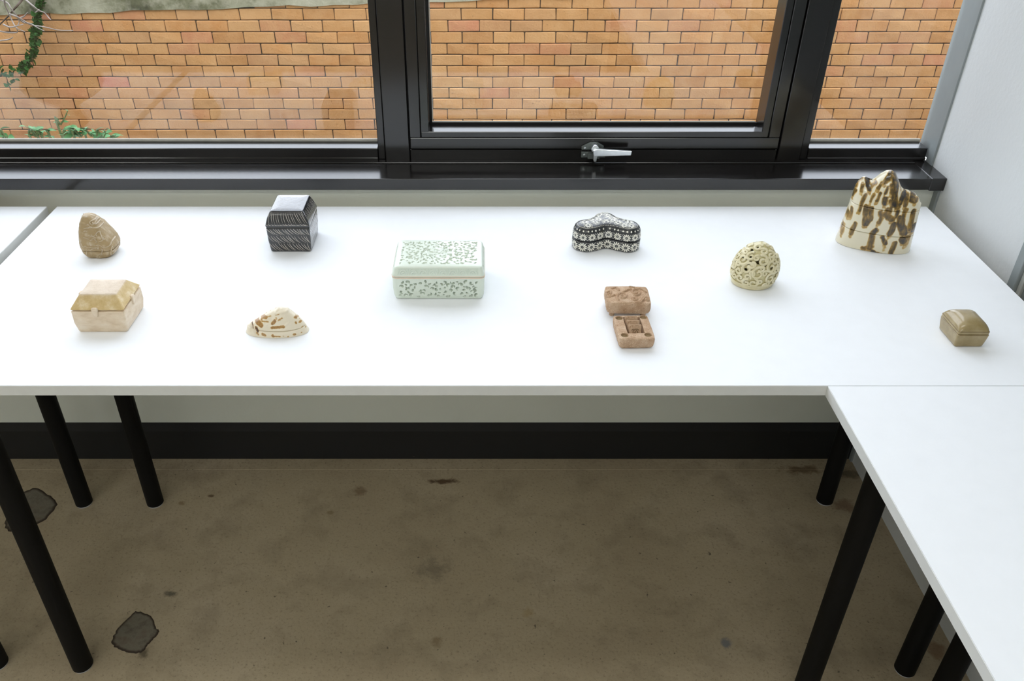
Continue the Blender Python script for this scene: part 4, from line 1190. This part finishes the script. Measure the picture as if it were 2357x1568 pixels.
# shell with the piercings left open, with thickness
nz, nt = 150, 400
zz = np.concatenate([np.linspace(.0082, .072, 124), np.linspace(.0724, .0788, nz - 124)])
Rr = np.array([dring(z, .968, nt) for z in zz])
V, F = Rr.reshape(-1, 3), grid_faces(nz, nt)
hp = [dome_pt(h[0], h[1])[0] for h in HOLES if h]
hr = [.0034, .0036, .0042, .0040, .0034, .0026, .0022, .0024, .0022, .0022]
ct = np.array([V[list(f)].mean(0) for f in F])
keep = np.ones(len(F), bool)
for p, r_ in zip(hp, hr): keep &= np.linalg.norm((ct - p) * np.array([1, .7, 1]), axis=1) > r_ + .0008
rr_ = np.random.default_rng(4)
for k in range(26):
    p, _ = dome_pt(rr_.uniform(0, math.pi), rr_.uniform(.02, .06)); keep &= np.linalg.norm(ct - p, axis=1) > .003
F2 = [f for f, k in zip(F, keep) if k]
V = np.vstack([V, V.reshape(nz, nt, 3)[-1].mean(0)]); kk = len(V) - 1; b0 = (nz - 1) * nt
F2 += [(kk, b0 + j, b0 + (j + 1) % nt) for j in range(nt)]
lid = meshobj('lid', V, F2, M['straw_in'], e, None, True)
sm = lid.modifiers.new('thickness', 'SOLIDIFY'); sm.thickness = .0026; sm.offset = -1
rimv = np.array([dring(.0086, 1.0, 120)[i % 120] for i in range(121)])
v, f = tube(rimv, .0016, 8, caps=False); meshobj('rim', v, f, M['straw'], lid, smooth=True)
def scroll(th0, z0, R_, a0, sg, turns=1.35, wd=.0021):
    L = []; U = []
    m = 34
    for k in range(m):
        q = k / (m - 1); rad = R_ * (1 - .80 * q ** .85); a = a0 + sg * q * turns * 2 * math.pi
        dx, dz = rad * math.cos(a), rad * math.sin(a)
        a_, b_ = dome_ab(min(max(z0, .01), .072)); hr_ = math.hypot(a_ * math.sin(th0), b_ * math.cos(th0))
        slope = max(.35, min(1, (.082 - z0) / .03))
        z = z0 + dz * (slope if dz > 0 else max(slope, .6)); th = th0 + dx / max(hr_, .008)
        z = min(max(z, .0105), .0775)
        p, n = dome_pt(th, z, .0002); L.append(p); U.append(n)
    rad = np.linspace(wd, wd * .72, m); rad[0] *= .6
    v, f = tube(L, rad, 10, .62, U)
    return meshobj('scroll', v, f, M['straw'], lid, smooth=True)
FRONT = [(900, 300, 105, .3, 1), (1020, 400, 95, 2.6, -1), (720, 530, 100, 1.2, 1), (1010, 640, 120, 2.2, -1), (530, 590, 115, .2, -1), (600, 420, 80, .8, 1), (630, 820, 130, .2, 1), (890, 950, 140, 1.0, 1), (1200, 490, 100, 1.8, -1),
         (1215, 800, 120, 1.0, 1), (1180, 1060, 125, .8, 1), (770, 1170, 105, 1.6, -1), (600, 1160, 90, 1.2, 1), (1050, 1210, 95, 1.5, -1), (420, 860, 85, 1.2, -1), (320, 980, 80, 1.6, 1), (450, 1040, 90, .3, -1), (320, 730, 75, 1.4, -1), (710, 250, 75, .4, 1), (1325, 850, 70, 1.0, 1),
         (480, 330, 60, .5, 1), (1080, 240, 60, 2, -1), (1290, 640, 70, 1, 1), (760, 720, 70, 3.5, 1), (430, 690, 60, 2, 1)]
PLACED = []
for (x, y, R_, a0, sg) in FRONT:
    h = dome_hit(x, y)
    if h: scroll(h[0], h[1], R_ / 10.456 * .00098, a0, sg, 1.25, .0026); PLACED.append(dome_pt(h[0], h[1])[0])
for _ in range(900):                                # smaller curls fill the gaps between the large ones
    th_, z_ = rr_.uniform(-math.pi, 0), rr_.uniform(.014, .076); p = dome_pt(th_, z_)[0]
    if all(np.linalg.norm(p - q) > .0100 for q in PLACED) and all(np.linalg.norm(p - q) > .0055 for q in hp[:6]):
        PLACED.append(p); scroll(th_, z_, .0060, rr_.uniform(0, 6.28), rr_.choice((-1, 1)), 1.2, .0022)
for z0, cnt, R_ in ((.018, 6, .0085), (.034, 6, .0088), (.050, 5, .0082), (.064, 3, .0070)):
    for k in range(cnt):
        scroll(.12 + (k + .5 + .5 * (z0 > .03)) * (math.pi - .2) / cnt, z0, R_, rr_.uniform(0, 6.28), rr_.choice((-1, 1)), 1.25, .0026)

# ---- 10. open clay box: lid on pegs, tray with sockets, three small slabs --------------------------------
def m_clay():
    t = NT('grogged_red_clay'); t.set(Roughness=.85, Specular_IOR_Level=.25)
    c = t.ramp(t.noise(60, 4, .6), [(.3, lin(170, 138, 108)), (.5, lin(186, 156, 128)), (.7, lin(200, 174, 148))])
    sp = t.noise(650, 2, .5)
    c = t.mix(t.ramp(sp, [(.62, BW(0)), (.70, BW(.8))]), c, lin(232, 210, 176))
    c = t.mix(t.ramp(t.noise(520, 2, .5), [(.30, BW(.7)), (.38, BW(0))]), c, lin(128, 92, 60))
    t.base(t.mix(t.attr(), c, lin(122, 102, 66))); t.bump(t.noise(420, 3, .6), .0006); return t.m
M['clay'] = m_clay()
def top_solid(name, hx, hy, ztop, zfun, sides, nx, ny, mat, parent, corner=.07, mfun=None):
    """block whose top is a height field and whose sides follow rings (z, inset)"""
    U, Vv = np.meshgrid(np.linspace(-1, 1, nx), np.linspace(-1, 1, ny))
    k = 1 - corner * (U ** 2 * Vv ** 2) ** 4
    X, Y = hx * U * k, hy * Vv * k
    Z = zfun(X, Y)
    V = list(np.stack([X, Y, Z], 2).reshape(-1, 3)); F = grid_faces(ny, nx, False)
    mk = list((mfun(X, Y) if mfun else np.zeros(X.shape)).reshape(-1))
    loop = [j for j in range(nx)] + [i * nx + nx - 1 for i in range(1, ny)] + [(ny - 1) * nx + j for j in range(nx - 2, -1, -1)] + [i * nx for i in range(ny - 2, 0, -1)]
    prev = loop; P = np.array([V[i] for i in loop]); r = np.random.default_rng(3)
    for z, k in sides:
        s = len(V)
        for p in P:
            q = np.array([p[0] * (1 - k / hx), p[1] * (1 - k / hy), z])
            if 0 < z: q[:2] *= 1 + .006 * math.sin(p[0] * 600 + z * 900) * math.sin(p[1] * 500)
            V.append(q); mk.append(0)
        m = len(loop); nw = list(range(s, s + m))
        F += [(prev[(i + 1) % m], prev[i], nw[i], nw[(i + 1) % m]) for i in range(m)]
        prev = nw
    V.append(np.array([0, 0, sides[-1][0]])); mk.append(0)
    m = len(prev); F += [(len(V) - 1, prev[(i + 1) % m], prev[i]) for i in range(m)]
    return smooth_by_angle(meshobj(name, V, F, mat, parent, None, True, mk), 55)
# lid
LC = (.2455, 1.2110)
e = ceramic('carved_clay_lid', LC[0], LC[1], 'rough red clay box lid with scroll relief standing on its pegs', 'lid', math.radians(-2))
def cl_(x, y): X, Y = onz(1360 + x / 8.711, 640 + y / 8.711, TZ + .030); return (X - LC[0], Y - LC[1])
def spiral(cx, cy, r, a0, sg, turns=1.4, n=26): return [cl_(cx + r * (1 - .8 * k / n) * math.cos(a0 + sg * turns * 6.283 * k / n), cy + .62 * r * (1 - .8 * k / n) * math.sin(a0 + sg * turns * 6.283 * k / n)) for k in range(n + 1)]
LR = [spiral(640, 390, 120, 2.2, 1), spiral(890, 300, 115, 1.6, -1), spiral(1130, 420, 70, 3, 1), spiral(350, 310, 60, 1, -1), [cl_(*p) for p in ((480, 360), (400, 385), (310, 370))], [cl_(*p) for p in ((760, 190), (840, 195), (900, 205))],
      [cl_(*p) for p in ((350, 470), (420, 520), (560, 525), (800, 520), (1010, 490), (1060, 440))], [cl_(*p) for p in ((900, 215), (1010, 230), (1100, 280))], spiral(880, 430, 55, 0, 1, .8), [cl_(*p) for p in ((650, 305), (740, 265), (800, 240))], [cl_(*p) for p in ((560, 270), (500, 200), (430, 225))]]
def zl(X, Y):
    z = .0290 + .0035 * (1 - (X / .036) ** 2) * (1 - (Y / .029) ** 2) ** .5
    edge = np.minimum(.0362 - np.abs(X), .0292 - np.abs(Y)); z = z - .0014 * (1 - sstep(0, .0028, edge))
    for Q in LR: 
        g = seg_dist(X, Y, Q); z = z + .0020 * np.exp(-(g / .0010) ** 2) - .0011 * np.exp(-((g - .0021) / .0009) ** 2)
    return z + .0003 * vnoise(np.stack([X, Y, X * 0], 2).reshape(-1, 3), 500, 2).reshape(X.shape)
top_solid('body', .0362, .0290, .029, zl, [(.024, -.0005), (.018, -.0008), (.012, .0002), (.0095, .0014)], 130, 110, M['clay'], e, .10)
for (x, y) in ((-.026, -.017), (.026, -.017), (-.026, .018), (.026, .018)):
    o = bm_obj('peg', cyl_bm(.0042, .0052, 0, .0100, 20, .0006), M['clay'], e, (x, y, 0)); smooth_by_angle(o)
# tray
TC = (.2440, 1.1275)
e = ceramic('clay_box_tray', TC[0], TC[1], 'rough red clay tray with four round sockets and central recess', 'tray', math.radians(1.5))
SOCK = [(-.0190, .0262), (.0205, .0280), (-.0185, -.0238), (.0185, -.0236)]
REC = (-.0122, .0138, -.0185, .0280)
def soc(X, Y):
    m = np.zeros(X.shape)
    for (x, y) in SOCK: m = np.maximum(m, 1 - sstep(.0052, .0060, np.hypot(X - x, Y - y)))
    return m
def rec(X, Y):
    dx = np.maximum(REC[0] - X, X - REC[1]); dy = np.maximum(REC[2] - Y, Y - REC[3]); return 1 - sstep(-.0004, .0005, np.maximum(dx, dy))
def zt_(X, Y):
    edge = np.minimum(.0282 - np.abs(X), .0346 - np.abs(Y))
    return .0200 - .0010 * (1 - sstep(0, .003, edge)) - .0030 * soc(X, Y) - .0150 * rec(X, Y) + .0003 * vnoise(np.stack([X, Y, X * 0], 2).reshape(-1, 3), 450, 6).reshape(X.shape)
top_solid('body', .0280, .0344, .02, zt_, [(.016, -.0006), (.010, -.0004), (.004, .0006), (.0012, .0022), (0, .0034)], 120, 144, M['clay'], e, .05, lambda X, Y: .8 * soc(X, Y))
# three slabs leaning in the recess
rcz = math.radians(1.5)
LAB = ['small clay slab with stamped square mark leaning in tray recess', 'middle of three small clay slabs leaning in tray recess', 'small clay slab furthest inside the tray recess beside the lid']
for i, (yy, zz_) in enumerate(((-.0118, .0), (.0004, .0004), (.0126, .0008))):
    x = .0014 - .0012 * i
    o = empty('clay_slab', (TC[0] + x, TC[1] + yy, TZ + .0052), rcz); tag(o, LAB[i], 'slab', 'slabs in the clay tray')
    o.rotation_euler = (math.radians(-30), 0, rcz)
    bm = box_bm(-.0102, .0102, -.0026, .0026, .0016, .0222 + zz_, .0011, 2); b = bm_obj('slab_body', bm, M['clay'], o); smooth_by_angle(b)
    if i == 0:
        out = []
        for P in ([(-.0055, .0060), (-.0055, .0150), (.0055, .0150), (.0055, .0060)], [(-.0010, .0132), (-.0036, .0130), (-.0037, .0108), (-.0018, .0106), (-.0012, .0092), (-.0020, .0076), (-.0037, .0074)], [(.0024 + .0016 * math.cos(k * .785), .0103 + .0029 * math.sin(k * .785)) for k in range(9)]):
            pts = resample(np.array([(x_, -.0027, z_) for x_, z_ in P]), 12, False)
            out.append(tube(pts, .0005, 6))
        V, F = join(out)
        meshobj('stamped_mark', V, F, plain('dark_clay_line', lin(104, 80, 48), .8, 90, .2), o, smooth=True)

# ---- vessel on the neighbouring table, seen mirrored in the wide pane -----------------------------------
t = glaze('dark_brown_faceted_glaze', [(.3, lin(60, 44, 30)), (.5, lin(86, 64, 44)), (.7, lin(120, 96, 70))], .35, .3, 90, bumpd=.001, bscale=150)
e = ceramic('footed_vessel', -1.047, 1.462, 'dark brown flaring ceramic vessel on a foot, mirrored in the wide pane', 'vessel')
kv = [(0, .030, .028, .012), (.003, .033, .030, .012), (.03, .024, .022, .011), (.050, .022, .020, .010), (.056, .030, .026, .012), (.085, .080, .046, .02), (.105, .092, .052, .024), (.130, .088, .050, .024), (.145, .074, .042, .02), (.150, .050, .030, .015), (.151, .002, .002, .001)]
solid('body', wobble(stack(interp_dims(kv, [0, .001, .003, .012, .02, .03, .04, .05, .056, .066, .076, .085, .095, .105, .118, .130, .138, .145, .1485, .150, .151]), 140), .0012, 6), t.m, e, angle=50)
V = []
P = rrect(.080, .046, .02, 80); P = np.vstack([P, P[:1]])
v, f = tube(np.column_stack([P, np.full(len(P), .0845)]), .0015, 8, caps=False)
meshobj('edge_ring', v, f, t.m, e, smooth=True)
